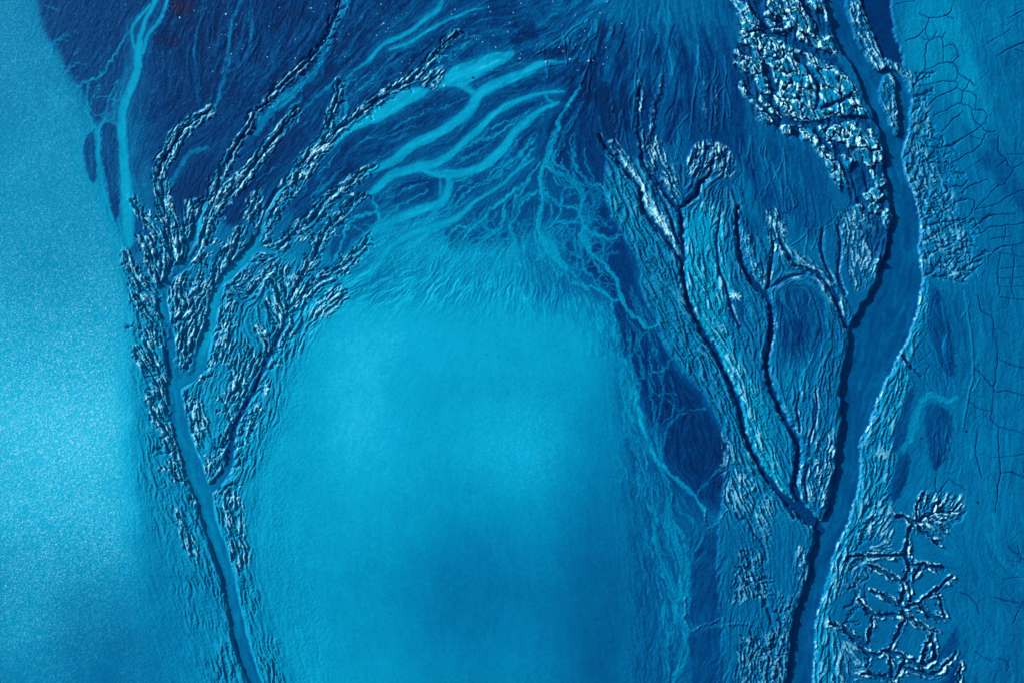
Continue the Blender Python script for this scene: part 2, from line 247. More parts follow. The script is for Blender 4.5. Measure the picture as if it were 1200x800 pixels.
MATS = [
 ('dark lens shaped algae mat at the edge of the open sea', [(106, 154), (100, 160), (97, 172), (99, 190), (104, 208), (110, 214), (113, 200), (112, 175), (111, 160)], .23),
 ('long dark algae mat squeezed between two pale streams', [(128, 142), (119, 151), (119, 189), (125, 223), (135, 262), (140, 243), (139, 203), (136, 150)], .20),
 ('dark paddle shaped algae mat right of the river', [(1087, 475), (1095, 471), (1105, 477), (1115, 490), (1110, 520), (1098, 550), (1090, 542), (1086, 520), (1085, 487)], .2),
 ('small dark leaf shaped algae mat just above the crumbling crack network', [(1062, 529), (1066, 535), (1066, 555), (1060, 572), (1050, 586), (1042, 585), (1046, 560), (1052, 537)], .17),
 ('slender dark algae strip along the bright ribbed right bank', [(1069, 445), (1061, 465), (1052, 495), (1044, 526), (1055, 522), (1063, 505), (1067, 485), (1070, 465)], .2),
 ('long dark streaked algae wedge beside the widest river bend', [(1093, 333), (1103, 345), (1112, 375), (1119, 410), (1118, 440), (1108, 438), (1097, 412), (1088, 388), (1089, 360)], .22),
 ('dark blade shaped algae mat right of the crack network', [(1123, 731), (1115, 742), (1100, 762), (1091, 783), (1100, 776), (1113, 766), (1123, 749)], .2),
 ('dark slanting algae mat cut by the bottom edge', [(1133, 761), (1124, 772), (1107, 791), (1090, 812), (1112, 806), (1126, 783)], .17),
 ('tiny dark tapering algae streak at the lower right', [(1136, 734), (1129, 754), (1131, 757), (1135, 750)], .3),
 ('tall dark algae panel with faint branching threads, left of the rough marsh', [(840, 619), (823, 631), (813, 655), (809, 700), (811, 731), (845, 724), (844, 700), (841, 662)], .2),
 ('dark algae panel with a white forked thread at the bottom edge', [(845, 733), (807, 741), (810, 775), (815, 830), (845, 830)], .2),
 ('dark algae patch under the white star on the marsh', [(851, 352), (853, 365), (862, 377), (870, 384), (872, 362), (868, 350)], .22),
]

# ------------------------------------------------------------------ base tone of mud and water (0 dark ... 1 pale)
TG = np.array([
 [.60, .26, .10, .11, .13, .19, .22, .36, .38, .28, .34, .54, .52],
 [.62, .46, .13, .13, .18, .22, .20, .22, .28, .36, .36, .52, .50],
 [.66, .62, .18, .20, .24, .28, .27, .18, .36, .32, .38, .50, .47],
 [.72, .68, .42, .44, .50, .62, .60, .26, .48, .42, .38, .50, .47],
 [.80, .78, .56, .58, .74, .74, .68, .48, .48, .42, .40, .46, .48],
 [.86, .84, .58, .68, .74, .78, .70, .55, .27, .50, .40, .48, .50],
 [.84, .82, .56, .66, .70, .74, .66, .50, .30, .48, .40, .50, .50],
 [.70, .62, .50, .60, .66, .68, .60, .44, .36, .45, .40, .47, .47],
 [.68, .52, .48, .62, .66, .66, .60, .48, .36, .45, .40, .46, .46]], f32)
TG[:, 11:] -= .08; TG[2:, 8:11] -= .03
def sample_grid(G, x, y, step):
    u = np.clip(x / step, 0, G.shape[1] - 1.001); v = np.clip(y / step, 0, G.shape[0] - 1.001)
    i = u.astype(int); j = v.astype(int); fu = ss(0, 1, u - i); fv = ss(0, 1, v - j)
    return ((G[j, i] * (1 - fu) + G[j, i + 1] * fu) * (1 - fv) + (G[j + 1, i] * (1 - fu) + G[j + 1, i + 1] * fu) * fv).astype(f32)
big = fbm(X, Y, 120, 3, 2)
tone = sample_grid(TG, X + 26 * n1 + 30 * big, Y + 26 * n2 + 30 * fbm(X, Y, 120, 3, 6), 100)
def paint(mask, value, k=1.0):
    global tone
    tone = tone + (value - tone) * np.clip(mask, 0, 1) * k

# ------------------------------------------------------------------ flow direction field (for ribs that follow the water)
guides = [(p[1], 1.) for p in CREEKS] + [(p[0], 1.5) for p in TRUNK] + [(p[1], 1.) for p in MARSH] + [(r[0], .7) for r in RIVULETS] + [(p, .8) for p in NET]
for lab, parts in STREAMS:
    if not isinstance(parts, str): guides += [(q[0], 1.) for q in parts]
guides += [(RIVER[:40], 1.5), (RIVER[41:70], 1.5)]
guides += [(g, 1.) for g in [
 [(720, -20), (660, 30), (590, 70)], [(725, -20), (690, 60), (660, 110)], [(740, -10), (720, 60), (705, 120)], [(760, -10), (750, 60), (735, 150)], [(790, -10), (790, 80), (775, 150)], [(810, -10), (825, 80), (830, 150)], [(840, -10), (860, 60), (870, 150)],
 [(700, -10), (620, 20), (560, 30)], [(300, -10), (230, 120), (170, 200)], [(440, -10), (350, 120), (290, 190)], [(560, 110), (500, 140), (430, 170)], [(600, 140), (520, 190)], [(130, 60), (200, 40)],
 [(480, 310), (430, 335), (380, 365)], [(540, 300), (520, 330), (480, 380)], [(600, 305), (595, 340), (580, 390)], [(650, 310), (655, 350), (650, 400)], [(690, 330), (705, 380), (715, 430)],
 [(700, 430), (715, 520), (735, 640), (745, 790)], [(780, 470), (800, 540), (820, 570)], [(830, 470), (850, 560)], [(750, 360), (775, 420), (830, 480)], [(715, 190), (735, 270), (790, 350)], [(740, 300), (760, 340), (800, 400)],
 [(820, 250), (830, 330), (860, 410), (890, 500), (930, 590)], [(880, 170), (870, 240)], [(905, 170), (900, 260)], [(940, 200), (945, 300)], [(858, 165), (856, 235)], [(970, 200), (985, 260)],
 [(920, 340), (935, 430), (930, 480)], [(960, 380), (950, 460), (945, 520)], [(880, 600), (900, 700), (900, 800)], [(930, 620), (920, 700), (900, 800)],
 [(155, 300), (152, 420), (160, 560), (200, 700), (240, 800)], [(180, 480), (200, 560), (230, 660), (270, 800)], [(330, 420), (320, 520), (300, 600), (310, 760)], [(380, 360), (350, 420), (330, 520)], [(260, 590), (285, 690), (320, 800)],
 [(1100, 340), (1110, 420), (1100, 500)], [(1140, 300), (1145, 500), (1150, 780)], [(1045, 560), (1020, 600), (990, 680), (970, 790)], [(1070, 230), (1090, 270), (1110, 300)], [(1090, 130), (1150, 260)]]]
gp, ga, gw = [], [], []
for pts, w in guides:
    P = smooth(pts, 5)
    d = np.diff(P[:, :2], axis=0)
    gp.append((P[:-1, :2] + P[1:, :2]) / 2); ga.append(np.arctan2(d[:, 1], d[:, 0])); gw.append(np.full(len(d), w) * np.minimum(np.hypot(*d.T) / 8, 1.5))
gp, ga, gw = np.vstack(gp).astype(f32), np.concatenate(ga), np.concatenate(gw)
CS = 8
ci, cj = np.arange(0, W, CS), np.arange(0, H, CS)
CX, CY = np.meshgrid(gx[ci], gy[cj])
c2 = np.zeros(CX.shape, f32); s2 = np.zeros(CX.shape, f32)
for r in range(CX.shape[0]):
    d2 = (CX[r][:, None] - gp[:, 0]) ** 2 + (CY[r][:, None] - gp[:, 1]) ** 2
    w = gw / (d2 + 40) ** 1.6
    sw = w.sum(1)
    c2[r] = (w * np.cos(2 * ga)).sum(1) / sw; s2[r] = (w * np.sin(2 * ga)).sum(1) / sw
ang = .5 * np.arctan2(s2, c2)
# sample by cell, blending the double angle smoothly
I, J = np.meshgrid(np.arange(W, dtype=f32), np.arange(H, dtype=f32))
c2f = sample_grid(c2, I, J, CS); s2f = sample_grid(s2, I, J, CS)
ang = .5 * np.arctan2(s2f, c2f) + .5 * fbm(X, Y, 20, 2, 4) + .45 * gn(X / 8, Y / 8, 6)
VX, VY = np.cos(ang).astype(f32), np.sin(ang).astype(f32)
def lic(noise, L, step=1.0):
    out = noise.copy(); n = 1
    for sgn in (1, -1):
        px, py = I.copy(), J.copy(); ox = VX * sgn; oy = VY * sgn
        for k in range(L):
            px += ox * step; py += oy * step
            ii = np.clip(px, 0, W - 1).astype(np.int32); jj = np.clip(py, 0, H - 1).astype(np.int32)
            out += noise[jj, ii]; n += 1
            vx, vy = VX[jj, ii], VY[jj, ii]
            s = np.where(vx * ox + vy * oy < 0, -1, 1).astype(f32)
            ox, oy = vx * s, vy * s
    out /= n
    return (out - out.mean()) / (out.std() + 1e-6)
white = rng.standard_normal((H, W)).astype(f32)
licF = lic(boxblur(white, 1), 8); licF = np.tanh(1.1 * licF) * 1.35; licF = licF.astype(f32)          # fine ribs, about 3 units apart
licC = lic(boxblur(boxblur(rng.standard_normal((H, W)).astype(f32), 2), 1), 18)       # broad ribs
licS = lic(boxblur(rng.standard_normal((H, W)).astype(f32), 1), 3); licS = (np.tanh(licS) * 1.4).astype(f32)
grain = boxblur(rng.standard_normal((H, W)).astype(f32), 1); grain /= grain.std()
grain2 = rng.standard_normal((H, W)).astype(f32)
lump = np.abs(gn(X / 3.6 + 2 * m1, Y / 3.6 + 2 * m2, 2)) * 1.6 - .55
lump = lump + .6 * (np.abs(gn(X / 1.9, Y / 1.9, 4)) * 1.6 - .5)
lump3 = fbm(X, Y, 6.5, 2, 6)

# ------------------------------------------------------------------ relief
h = (.9 * fbm(X, Y, 90, 3, 1) + .25 * fbm(X, Y, 22, 2, 3)).astype(f32)
crumb = np.zeros((H, W), f32)      # crumbling mud
rib = np.zeros((H, W), f32)        # ribbed mud
wet = np.zeros((H, W), f32)
carve = np.zeros((H, W), f32)
zone = np.zeros((H, W), np.int32); ZN = {}
def zadd(name, label, cat, kind, group=None, mat='mud'):
    k = len(ZN) + 1
    ZN[k] = dict(name=name, label=label, cat=cat, kind=kind, group=group, mat=mat)
    return k

# sea on the left, lagoon in the middle
sx = np.interp(YA, [p[1] for p in SHORE], [p[0] for p in SHORE]).astype(f32)
sea_d = XA + 2.5 * m1 - sx                          # < 0 in the sea
sea = 1 - ss(-9 - 22 * ss(280, 420, Y), 4 + 16 * ss(280, 420, Y), sea_d + 6 * n1 * ss(280, 420, Y))
LAG = [(350, 360), (385, 345), (430, 345), (500, 345), (560, 350), (620, 352), (670, 356), (700, 375), (712, 410), (714, 450), (720, 520), (724, 600), (728, 700), (732, 800), (745, 1000), (800, 1500),
       (400, 1500), (380, 1000), (385, 800), (380, 740), (352, 690), (328, 630), (318, 560), (325, 500), (340, 440), (350, 400)]
lag_d = poly(LAG, 90)
lag = 1 - ss(-40, 34, lag_d + 8 * n1)

# ---- left creeks
trunk_d = new()
for p, w in TRUNK: line(p, w, 26, trunk_d)
bank_ds = []
for nm, pts, fw, bw, dep, cr in CREEKS:
    d = line(pts, fw, 16, None, 1)
    bws = np.atleast_1d(bw).astype(float)
    if len(bws) > 1:
        b2 = line(pts, bws, 16, None, 0)            # ribbon of the bank width itself
        edge = b2
    else:
        edge = d - bws[0]
    bwl = np.maximum(d - edge, 2.5)                 # local bank width
    prof = ss(0, 1, np.clip(d, 0, None) / np.minimum(.62 * bwl, 5.0))
    np.minimum(carve, -.72 * dep * (1 - prof), out=carve)
    h += .9 * ss(0, 1.5, d) * (1 - ss(-.5 * bwl, .6, edge)) * (edge < 2)
    c = (1 - ss(-1.5, 2.5, edge + 3.0 * lump3)) * ss(-.5, 1.5, d) * cr
    np.maximum(crumb, c, out=crumb)
    bank_ds.append(edge)
# small side rills on the crumbling banks
rill = new()
for nm, pts, fw, bw, dep, cr in CREEKS:
    P = smooth(pts, 3)
    L = np.concatenate([[0], np.cumsum(np.hypot(*np.diff(P, axis=0).T))])
    s = 6.
    while s < L[-1] - 3:
        x, y = np.interp(s, L, P[:, 0]), np.interp(s, L, P[:, 1])
        x2, y2 = np.interp(s - 4, L, P[:, 0]), np.interp(s - 4, L, P[:, 1])
        a = math.atan2(y2 - y, x2 - x) + rng.choice([-1, 1]) * rng.uniform(.35, .8)
        l = rng.uniform(6, 1.3 * float(np.max(bw)) + 4)
        q = [(x, y), (x + l * .5 * math.cos(a), y + l * .5 * math.sin(a)), (x + l * math.cos(a + .25), y + l * math.sin(a + .25))]
        line(q, [1.0, .3], 5, rill, 1, n=2)
        s += rng.uniform(4, 8)
feath = new()
for p, w in TRUNK:
    P_ = smooth(p, 3); L = np.concatenate([[0], np.cumsum(np.hypot(*np.diff(P_, axis=0).T))]); s = 4.
    ws = np.interp(L, np.linspace(0, L[-1], len(w)), w)
    while s < L[-1] - 4:
        x, y = np.interp(s, L, P_[:, 0]), np.interp(s, L, P_[:, 1]); x2, y2 = np.interp(s + 4, L, P_[:, 0]), np.interp(s + 4, L, P_[:, 1])
        if 250 < y < 600:
            sd_ = rng.choice([-1, 1]); a = math.atan2(y2 - y, x2 - x); hw_ = float(np.interp(s, L, ws))
            nx, ny = -math.sin(a) * sd_, math.cos(a) * sd_
            xx, yy, aa = x + nx * hw_ * .8, y + ny * hw_ * .8, a + sd_ * rng.uniform(.35, .75)
            ln = rng.uniform(9, 30)
            def twig(x, y, a, l, w, dp):
                pts = [(x, y)]
                for i in range(3):
                    a += rng.normal(0, .2); x += l / 3 * math.cos(a); y += l / 3 * math.sin(a); pts.append((x, y))
                    if dp: twig(x, y, a + rng.choice([-1, 1]) * rng.uniform(.4, .8), l * .45, w * .7, dp - 1)
                line(pts, [w, w * .3], 8, feath, 1, n=2)
            twig(xx, yy, aa, ln, 1.1, 1)
        s += rng.uniform(4, 8)
for nm, pts, fw, bw, dep, cr in CREEKS:
    P_ = smooth(pts, 3); L = np.concatenate([[0], np.cumsum(np.hypot(*np.diff(P_, axis=0).T))]); s = 5.
    while s < L[-1] - 4:
        x, y = np.interp(s, L, P_[:, 0]), np.interp(s, L, P_[:, 1]); x2, y2 = np.interp(s - 4, L, P_[:, 0]), np.interp(s - 4, L, P_[:, 1])
        a = math.atan2(y2 - y, x2 - x) + rng.choice([-1, 1]) * rng.uniform(.4, .8)
        if y > 205: twig(x, y, a, rng.uniform(6, 13) * min(1, .3 + s / 70), .7, 1)
        s += rng.uniform(4.5, 9)
np.minimum(rill, feath, out=rill)
np.maximum(crumb, .75 * (1 - ss(.5, 2.8, feath + 2 * lump3)), out=crumb)
# bare belt of ribbed mud round the lower creek
belt = 1 - ss(0, 22, np.minimum(trunk_d - 26 - 8 * n1, 80))
beltpoly = poly([(150, 300), (185, 290), (240, 300), (330, 300), (400, 330), (405, 355), (380, 380), (352, 420), (340, 470), (320, 520), (302, 580), (300, 650), (318, 720), (345, 820), (250, 820), (215, 740), (190, 660), (165, 600), (155, 500), (152, 420)], 30, 1)
belt = 1 - ss(-16, 8, beltpoly)
patch = ss(-.35, .45, fbm(X, Y, 42, 3, 7))
rib = np.maximum(rib, belt * (.30 + .65 * patch) * (1 - .55 * ss(14, 48, np.minimum(trunk_d, 60))))
lobes = poly([(235, 485), (225, 470), (212, 475), (214, 500), (228, 525), (238, 520), (243, 500)], 10, 1)
for pl in ([(214, 472), (230, 462), (243, 485), (244, 505), (230, 522), (220, 505)], [(282, 480), (300, 472), (310, 482), (300, 500), (283, 500)], [(258, 575), (278, 570), (288, 620), (292, 660), (280, 676), (268, 650)],
           [(200, 590), (215, 600), (230, 630), (235, 660), (222, 650), (206, 620)], [(170, 455), (185, 462), (195, 485), (185, 492), (172, 478)], [(250, 395), (274, 392), (278, 412), (262, 425), (250, 415)],
           [(262, 340), (275, 345), (274, 385), (262, 392), (255, 380)], [(380, 340), (402, 330), (408, 350), (385, 372), (362, 372)], [(268, 420), (290, 415), (296, 440), (280, 470), (268, 450)],
           [(180, 400), (192, 430), (194, 470), (180, 450)], [(232, 262), (262, 245), (255, 270), (235, 285)], [(215, 235), (232, 232), (236, 262), (224, 280), (214, 262)], [(285, 245), (305, 220), (308, 245), (294, 265)], [(350, 180), (385, 150), (380, 172), (352, 205)], [(500, 85), (515, 78), (524, 86), (518, 104), (505, 106), (492, 98)]):
    d = poly(pl, 14, 1)
    np.maximum(crumb, .85 * (1 - ss(-4, 2, d)), out=crumb)
# trunk: flat wet floor, cut bank
tb = 1 - ss(-1.0, 3.2, trunk_d)
carve = np.minimum(carve, -2.6 * tb)

# ---- right side
river_d = poly(RIVER, 40, 0, 3)
westbank = (XA < np.interp(YA, [-50, 80, 200, 300, 400, 500, 600, 800], [985, 1010, 1050, 1055, 1030, 1000, 985, 938]))
rv = np.minimum(river_d + np.where(westbank, 1.2 * lump3 + 3.4 * fbm(X, Y, 19, 2, 1), 1.8 * lump3 + .4 * licS), 40)
isl_d = poly(ISLAND, 14, 1)
pool_d = poly(POOL, 14, 1)
rv = np.maximum(rv, -isl_d)
rvb = 1 - np.where(westbank, ss(-.6, 2.4, rv), ss(-.5, 1.5, rv))
carve = np.minimum(carve, -4.2 * rvb)
carve = np.minimum(carve, -2.4 * (1 - ss(-1, 2, pool_d)))
marsh_d = new()
mlist = []
for nm, pts, fw, bw, dep in MARSH:
    d = line(pts, np.array(fw) + .35, 16, None, 1 if dep > 3 else 0)
    carve = np.minimum(carve, -dep * (1 - ss(-.4, bw, d)))
    np.minimum(marsh_d, d, out=marsh_d); mlist.append(d)
net_d = new()
for p in NET: line(p, [1.1, 1.9, 1.1], 12, net_d, 1, .5)
net_c = net_d.copy()
for p in NET:
    for (xa, ya), (xb, yb) in zip(p[:-1], p[1:]):
        ll = math.hypot(xb - xa, yb - ya)
        for t in np.arange(.3, 1, 14 / max(ll, 14)):
            aa = math.atan2(yb - ya, xb - xa) + rng.choice([-1, 1]) * rng.uniform(.6, 1.5); q = rng.uniform(2, 5)
            xs_, ys_ = xa + (xb - xa) * t, ya + (yb - ya) * t
            line([(xs_, ys_), (xs_ + q * math.cos(aa), ys_ + q * math.sin(aa))], [.7, .2], 12, net_d, 1)
carve = np.minimum(carve, -2.6 * (1 - ss(-.6, 1.8, net_d)))
crack_d = new()
for p in CRACKS: line(p, [.02, .3, .05], 6, crack_d, 0, .45)
# faint finer cracks between the traced ones
fine_d = new()
for k in range(170):
    x, y = 1235 - abs(rng.normal(0, 62)), rng.uniform(-20, 800)
    a = rng.choice([.1, 1.6, -.5]) + rng.normal(0, .3); l = rng.uniform(8, 30)
    line([(x, y), (x + l * .5 * math.cos(a), y + l * .5 * math.sin(a)), (x + l * math.cos(a + .4), y + l * math.sin(a + .4))], .12, 5, fine_d, 0, .4)
carve = np.minimum(carve, -(.55 + .7 * ss(-.3, .4, n2)) * (1 - ss(-.3, .85, crack_d)))
carve = np.minimum(carve, -.28 * (1 - ss(-.2, .9, fine_d)))
crk = np.maximum(1 - ss(-.2, .9, crack_d), .3 * (1 - ss(-.2, .8, fine_d)))
# marsh plateau: ribbed mud
PLATEAU = [(712, 165), (709, 200), (712, 240), (725, 267), (740, 292), (750, 312), (752, 340), (760, 357), (771, 367), (772, 385), (782, 405), (795, 427), (810, 445), (822, 460), (838, 485), (850, 510), (852, 542), (846, 565), (846, 595),
           (842, 620), (841, 660), (841, 700), (846, 740), (845, 860), (925, 860), (935, 720), (955, 620), (975, 560), (985, 480), (992, 400), (1000, 370), (975, 330), (930, 290), (900, 300), (885, 270), (862, 240), (850, 215), (820, 195), (780, 190), (740, 185)]
pl_d = poly(PLATEAU, 30, 1)
plat = 1 - ss(-3, 2.5, pl_d)
h += 1.1 * (1 - ss(-1.5, 1.5, pl_d)) * ss(150, 200, Y)
west = (1 - ss(-6, 3, pl_d)) * (1 - ss(0, 14, X - np.interp(Y, [160, 250, 300, 350, 400, 450, 500, 560, 620], [740, 775, 800, 806, 830, 858, 875, 905, 960]))) * (1 - ss(600, 640, Y))
rib = np.maximum(rib, .95 * west)
rib = np.maximum(rib, (.62 - .22 * ss(590, 640, Y)) * plat * (1 - west))
MIDR = poly([(803, 260), (820, 235), (845, 250), (850, 300), (858, 340), (850, 380), (868, 420), (890, 460), (905, 520), (925, 585), (905, 562), (885, 530), (872, 490), (853, 435), (830, 390), (808, 350), (804, 300)], 20, 1)
rib = np.maximum(rib, 1.0 * (1 - ss(-3, 3, MIDR)))
CALM = [poly(p, 20, 0) for p in ([(905, 335), (930, 325), (960, 335), (975, 370), (965, 420), (945, 450), (920, 455), (905, 420), (905, 385)], [(800, 265), (815, 250), (838, 262), (836, 300), (842, 330), (830, 300), (810, 290)], [(840, 600), (858, 600), (870, 640), (858, 690), (846, 690)], [(846, 700), (880, 705), (885, 725), (850, 720)], [(846, 735), (880, 738), (862, 780), (846, 790)], [(905, 590), (940, 610), (925, 690), (905, 690)])]
for c in CALM: rib *= 1 - .62 * (1 - ss(-8, 6, c))
RUFF = [([(866, 640), (895, 650), (900, 700), (880, 702), (855, 705)], .75), ([(868, 745), (900, 740), (925, 720), (918, 800), (890, 830), (862, 810)], .8), ([(925, 700), (935, 690), (930, 640), (950, 650), (945, 690), (930, 730), (912, 735), (905, 690)], .55), ([(845, 500), (880, 560), (905, 590), (900, 650), (870, 605), (848, 590)], .45),
        ([(955, 515), (975, 500), (980, 540), (968, 590), (952, 585)], .7), ([(870, 250), (880, 300), (905, 330), (890, 335), (870, 310)], .6), ([(920, 290), (945, 300), (985, 345), (996, 375), (978, 358), (950, 325), (925, 315)], .6), ([(900, 245), (915, 245), (925, 290), (905, 300), (898, 270)], .7), ([(980, 250), (1030, 220), (1036, 290), (1022, 330), (1002, 340), (990, 300)], .6),
        ([(1062, 85), (1076, 95), (1080, 112), (1092, 130), (1094, 160), (1086, 172), (1105, 205), (1116, 222), (1128, 258), (1140, 312), (1130, 331), (1085, 322), (1080, 300), (1079, 265), (1062, 205), (1066, 150)], .36), ([(1005, 0), (1018, 20), (1030, 60), (1060, 76), (1070, 95), (1050, 84), (1028, 82), (1010, 55), (996, 10)], .85),
        ([(1035, 88), (1047, 86), (1050, 115), (1055, 152), (1048, 157), (1036, 125)], .8), ([(1015, 585), (1045, 585), (1050, 620), (1040, 650), (1018, 640)], .55), ([(1080, 575), (1128, 580), (1125, 600), (1106, 615), (1108, 632), (1090, 620), (1075, 605)], .8), ([(985, 640), (1020, 650), (1010, 690), (985, 700), (970, 700)], .4), ([(985, 750), (1012, 760), (1010, 800), (975, 800)], .5),
        ([(935, 540), (955, 545), (952, 590), (940, 590)], .6), ([(755, 165), (772, 160), (790, 200), (795, 235), (775, 215), (757, 190)], .7), ([(712, 168), (722, 166), (748, 205), (752, 225), (738, 208)], .6)]
for p, k in RUFF:
    np.maximum(crumb, k * (1 - ss(-3.5, 2.5, poly(p, 14, 1))), out=crumb)
np.maximum(crumb, .95 * (1 - ss(1.2, 3.8, net_d + 2.2 * lump3)) * ss(-.3, .6, net_d), out=crumb)
h += 1.1 * (1 - ss(1.4, 4.0, net_c + 1.5 * lump3)) * ss(0, 1, net_c) * (net_c < 5)
np.maximum(crumb, .7 * ss(3.2, 1.2, rv) * ss(-.6, .4, rv) * (~westbank) * (Y > 150), out=crumb)
np.maximum(crumb, .45 * (1 - ss(.5, 4.5, marsh_d + 2.5 * lump3)) * ss(-.2, .8, marsh_d) * (X > 700), out=crumb)
# ribbed apron on the right river bank
APRON = poly([(1064, 395), (1075, 370), (1081, 330), (1088, 335), (1084, 380), (1072, 410), (1066, 430), (1068, 450), (1060, 470), (1050, 500), (1045, 525), (1052, 540), (1042, 570), (1040, 590), (1020, 620), (1000, 650), (985, 690), (975, 720), (985, 760), (975, 840), (950, 840), (955, 760), (958, 725), (974, 670), (978, 645), (998, 595), (1010, 545), (1009, 522), (1031, 465), (1058, 408)], 24, 1)
apron = 1 - ss(-4, 3, APRON)
rib = np.maximum(rib, .9 * apron)
h -= 1.6 * apron * ss(12, 0, river_d) * 0 + 0
# branching rills in the crumbling triangle and other eroded fringes
def branch(x, y, a, l, w, depth, acc):
    n = 4; pts = [(x, y)]; aa = a
    for i in range(n):
        aa += rng.normal(0, .22); x += l / n * math.cos(aa); y += l / n * math.sin(aa); pts.append((x, y))
        if depth and rng.random() < .75:
            branch(x, y, aa + rng.choice([-1, 1]) * rng.uniform(.5, 1.1), l * rng.uniform(.35, .6), w * .7, depth - 1, acc)
    line(pts, [w, w * .4], 5, acc, 1, n=2)
for (x0, y0, x1, y1, a, l, nn, w) in [(1062, 185, 1080, 305, -.8, 46, 13, 1.1), (1085, 190, 1112, 300, -.5, 24, 8, .8), (1070, 100, 1070, 165, -.6, 22, 5, .9), (985, 735, 1010, 600, -.5, 26, 7, .7), (905, 735, 870, 645, .9, 22, 5, .6), (1075, 610, 1100, 612, -.3, 22, 5, .8), (880, 740, 915, 790, .8, 26, 6, .7), (1085, 322, 1100, 325, -.1, 32, 3, .8)]:
    for t in np.linspace(0, 1, nn):
        branch(x0 + (x1 - x0) * t, y0 + (y1 - y0) * t, a + rng.normal(0, .15), l * rng.uniform(.7, 1.2), w, 2, rill)
carve = np.minimum(carve, carve * .0 - 1.9 * (1 - ss(-.3, 1.7, rill)))

# ---- rubble of mud blocks at the upper right
RUBBLE = [(850, -60), (853, 0), (866, 20), (868, 45), (858, 75), (872, 92), (862, 102), (878, 118), (885, 138), (905, 150), (925, 160), (948, 165), (960, 180), (972, 205), (985, 222), (1005, 250), (1028, 320), (1040, 305), (1044, 262), (1038, 215), (1034, 180), (1028, 158), (1015, 128), (1000, 95), (982, 65), (974, 30), (968, 0), (960, -60)]
rub_d = poly(RUBBLE, 24, 1)
rub = 1 - ss(-5, 3, rub_d)
wx = X + 6 * n1 + 3.4 * fbm(X, Y, 11, 3, 2, .6); wy = Y + 6 * n2 + 3.4 * fbm(X, Y, 11, 3, 5, .6)
# Worley cells of mixed size
np_pts = []
tries = 0
while len(np_pts) < 620 and tries < 30000:
    tries += 1
    x, y = rng.uniform(835, 1060), rng.uniform(-80, 340)
    r = rng.choice([3.6, 4.6, 6., 8.]) + 14 * math.exp(-((x - 968) ** 2 + (y - 104) ** 2) / 900) + 3 * math.exp(-((x - 1005) ** 2 + (y - 190) ** 2) / 900)
    if all((x - a) ** 2 + (y - b) ** 2 > ((r + c) / 2) ** 2 * 1.15 for a, b, c in np_pts): np_pts.append((x, y, r))
sl = win(830, 1062, -80, 345)
F1 = new(99); F2 = new(99); CID = np.full((H, W), -1, np.int32); CID2 = np.full((H, W), -1, np.int32)
x, y = wx[sl], wy[sl]
# cells stretched along the slope (from upper left to lower right)
for k, (a, b, r) in enumerate(np_pts):
    cu, su = (.72, .69) if b < 150 else (.45, .89)
    u = (x - a) * cu + (y - b) * su; v = -(x - a) * su + (y - b) * cu
    d = np.sqrt((u * .68) ** 2 + (v * 1.4) ** 2) - r * .35
    f1, f2 = F1[sl], F2[sl]
    c = d < f1
    g2 = CID2[sl]; CID2[sl] = np.where(c, CID[sl], np.where(d < f2, k, g2))
    F2[sl] = np.where(c, f1, np.minimum(f2, d)); F1[sl] = np.where(c, d, f1); CID[sl] = np.where(c, k, CID[sl])
gap = F2 - F1
merged = ((CID * 7919) ^ (CID2 * 7919)) % 5 < 2          # some neighbours have not come apart
gap = np.where(merged, np.maximum(gap, 2.4 + 2.2 * lump3 + .8 * licS), gap).astype(f32)
crand = rng.uniform(0, 1, len(np_pts) + 1).astype(f32)
tx = rng.normal(0, .09, len(np_pts) + 1).astype(f32); ty = rng.normal(0, .09, len(np_pts) + 1).astype(f32)
px = np.array([p[0] for p in np_pts] + [0], f32); py = np.array([p[1] for p in np_pts] + [0], f32)
dens = ss(.34, .44, crand[CID] - .25 * ss(170, 240, Y) + .55 * np.exp(-((X - 955) ** 2 + (Y - 105) ** 2) / 2600) + .35 * np.exp(-((X - 1010) ** 2 + (Y - 195) ** 2) / 2200))
blk = ss(.6, 2.6, gap + 1.6 * lump3) * rub * dens
Q = new()
for p, w in [([(895, 38), (925, 47), (955, 60), (985, 76), (1006, 96)], [3, 5, 5, 5]), ([(880, 108), (905, 138), (925, 143), (950, 146), (975, 141), (1005, 138), (1028, 152)], [1, 2.5, 3, 3.5, 4]), ([(862, 78), (880, 95), (900, 118), (925, 142)], [1.2, 2]), ([(955, 128), (960, 105), (950, 85), (930, 62)], [1.6, 1.6]), ([(1000, 110), (985, 118), (962, 126)], [1.5, 1.5]), ([(950, 147), (962, 160), (985, 190), (1000, 222)], [2, 2]), ([(935, -60), (940, 0), (958, 25), (980, 40)], [4, 4])]:
    line(p, w, 10, Q, 1)
blk *= ss(-.5, 2.2, Q) * ss(-.5, 5, rv)
h += blk * (1 - .5 * ss(150, 230, Y)) * (1.7 + 1.9 * crand[CID] + (crand[CID] > .55) * (.7 * lump + .5 * licS) + np.clip((X - px[CID]) * tx[CID] + (Y - py[CID]) * ty[CID], -1.2, 1.2))
h += rub * (1.5 * fbm(X, Y, 12, 4, 4, .6) + .5 * licC)
h -= 1.1 * rub * (1 - blk)
crumb = np.maximum(crumb * (1 - rub * .8), .8 * blk * ss(7.5, 2.5, gap + 3 * lump3 + 0 * crand[CID]))
# shell shaped slump
SH = np.hypot(X - 833 + 3 * n1, (Y - 193 + 3 * n2) * 1.0)
shell = (1 - ss(26, 31, SH)) * ss(-.4, .2, (192 - Y) / 26 + .5)
h += shell * (.8 + .55 * np.sin(SH / 1.7 + 6 * n1 + 4 * lump3 + 2 * m1) + .5 * licC)
crumb = np.maximum(crumb, .75 * shell)
rib *= 1 - shell
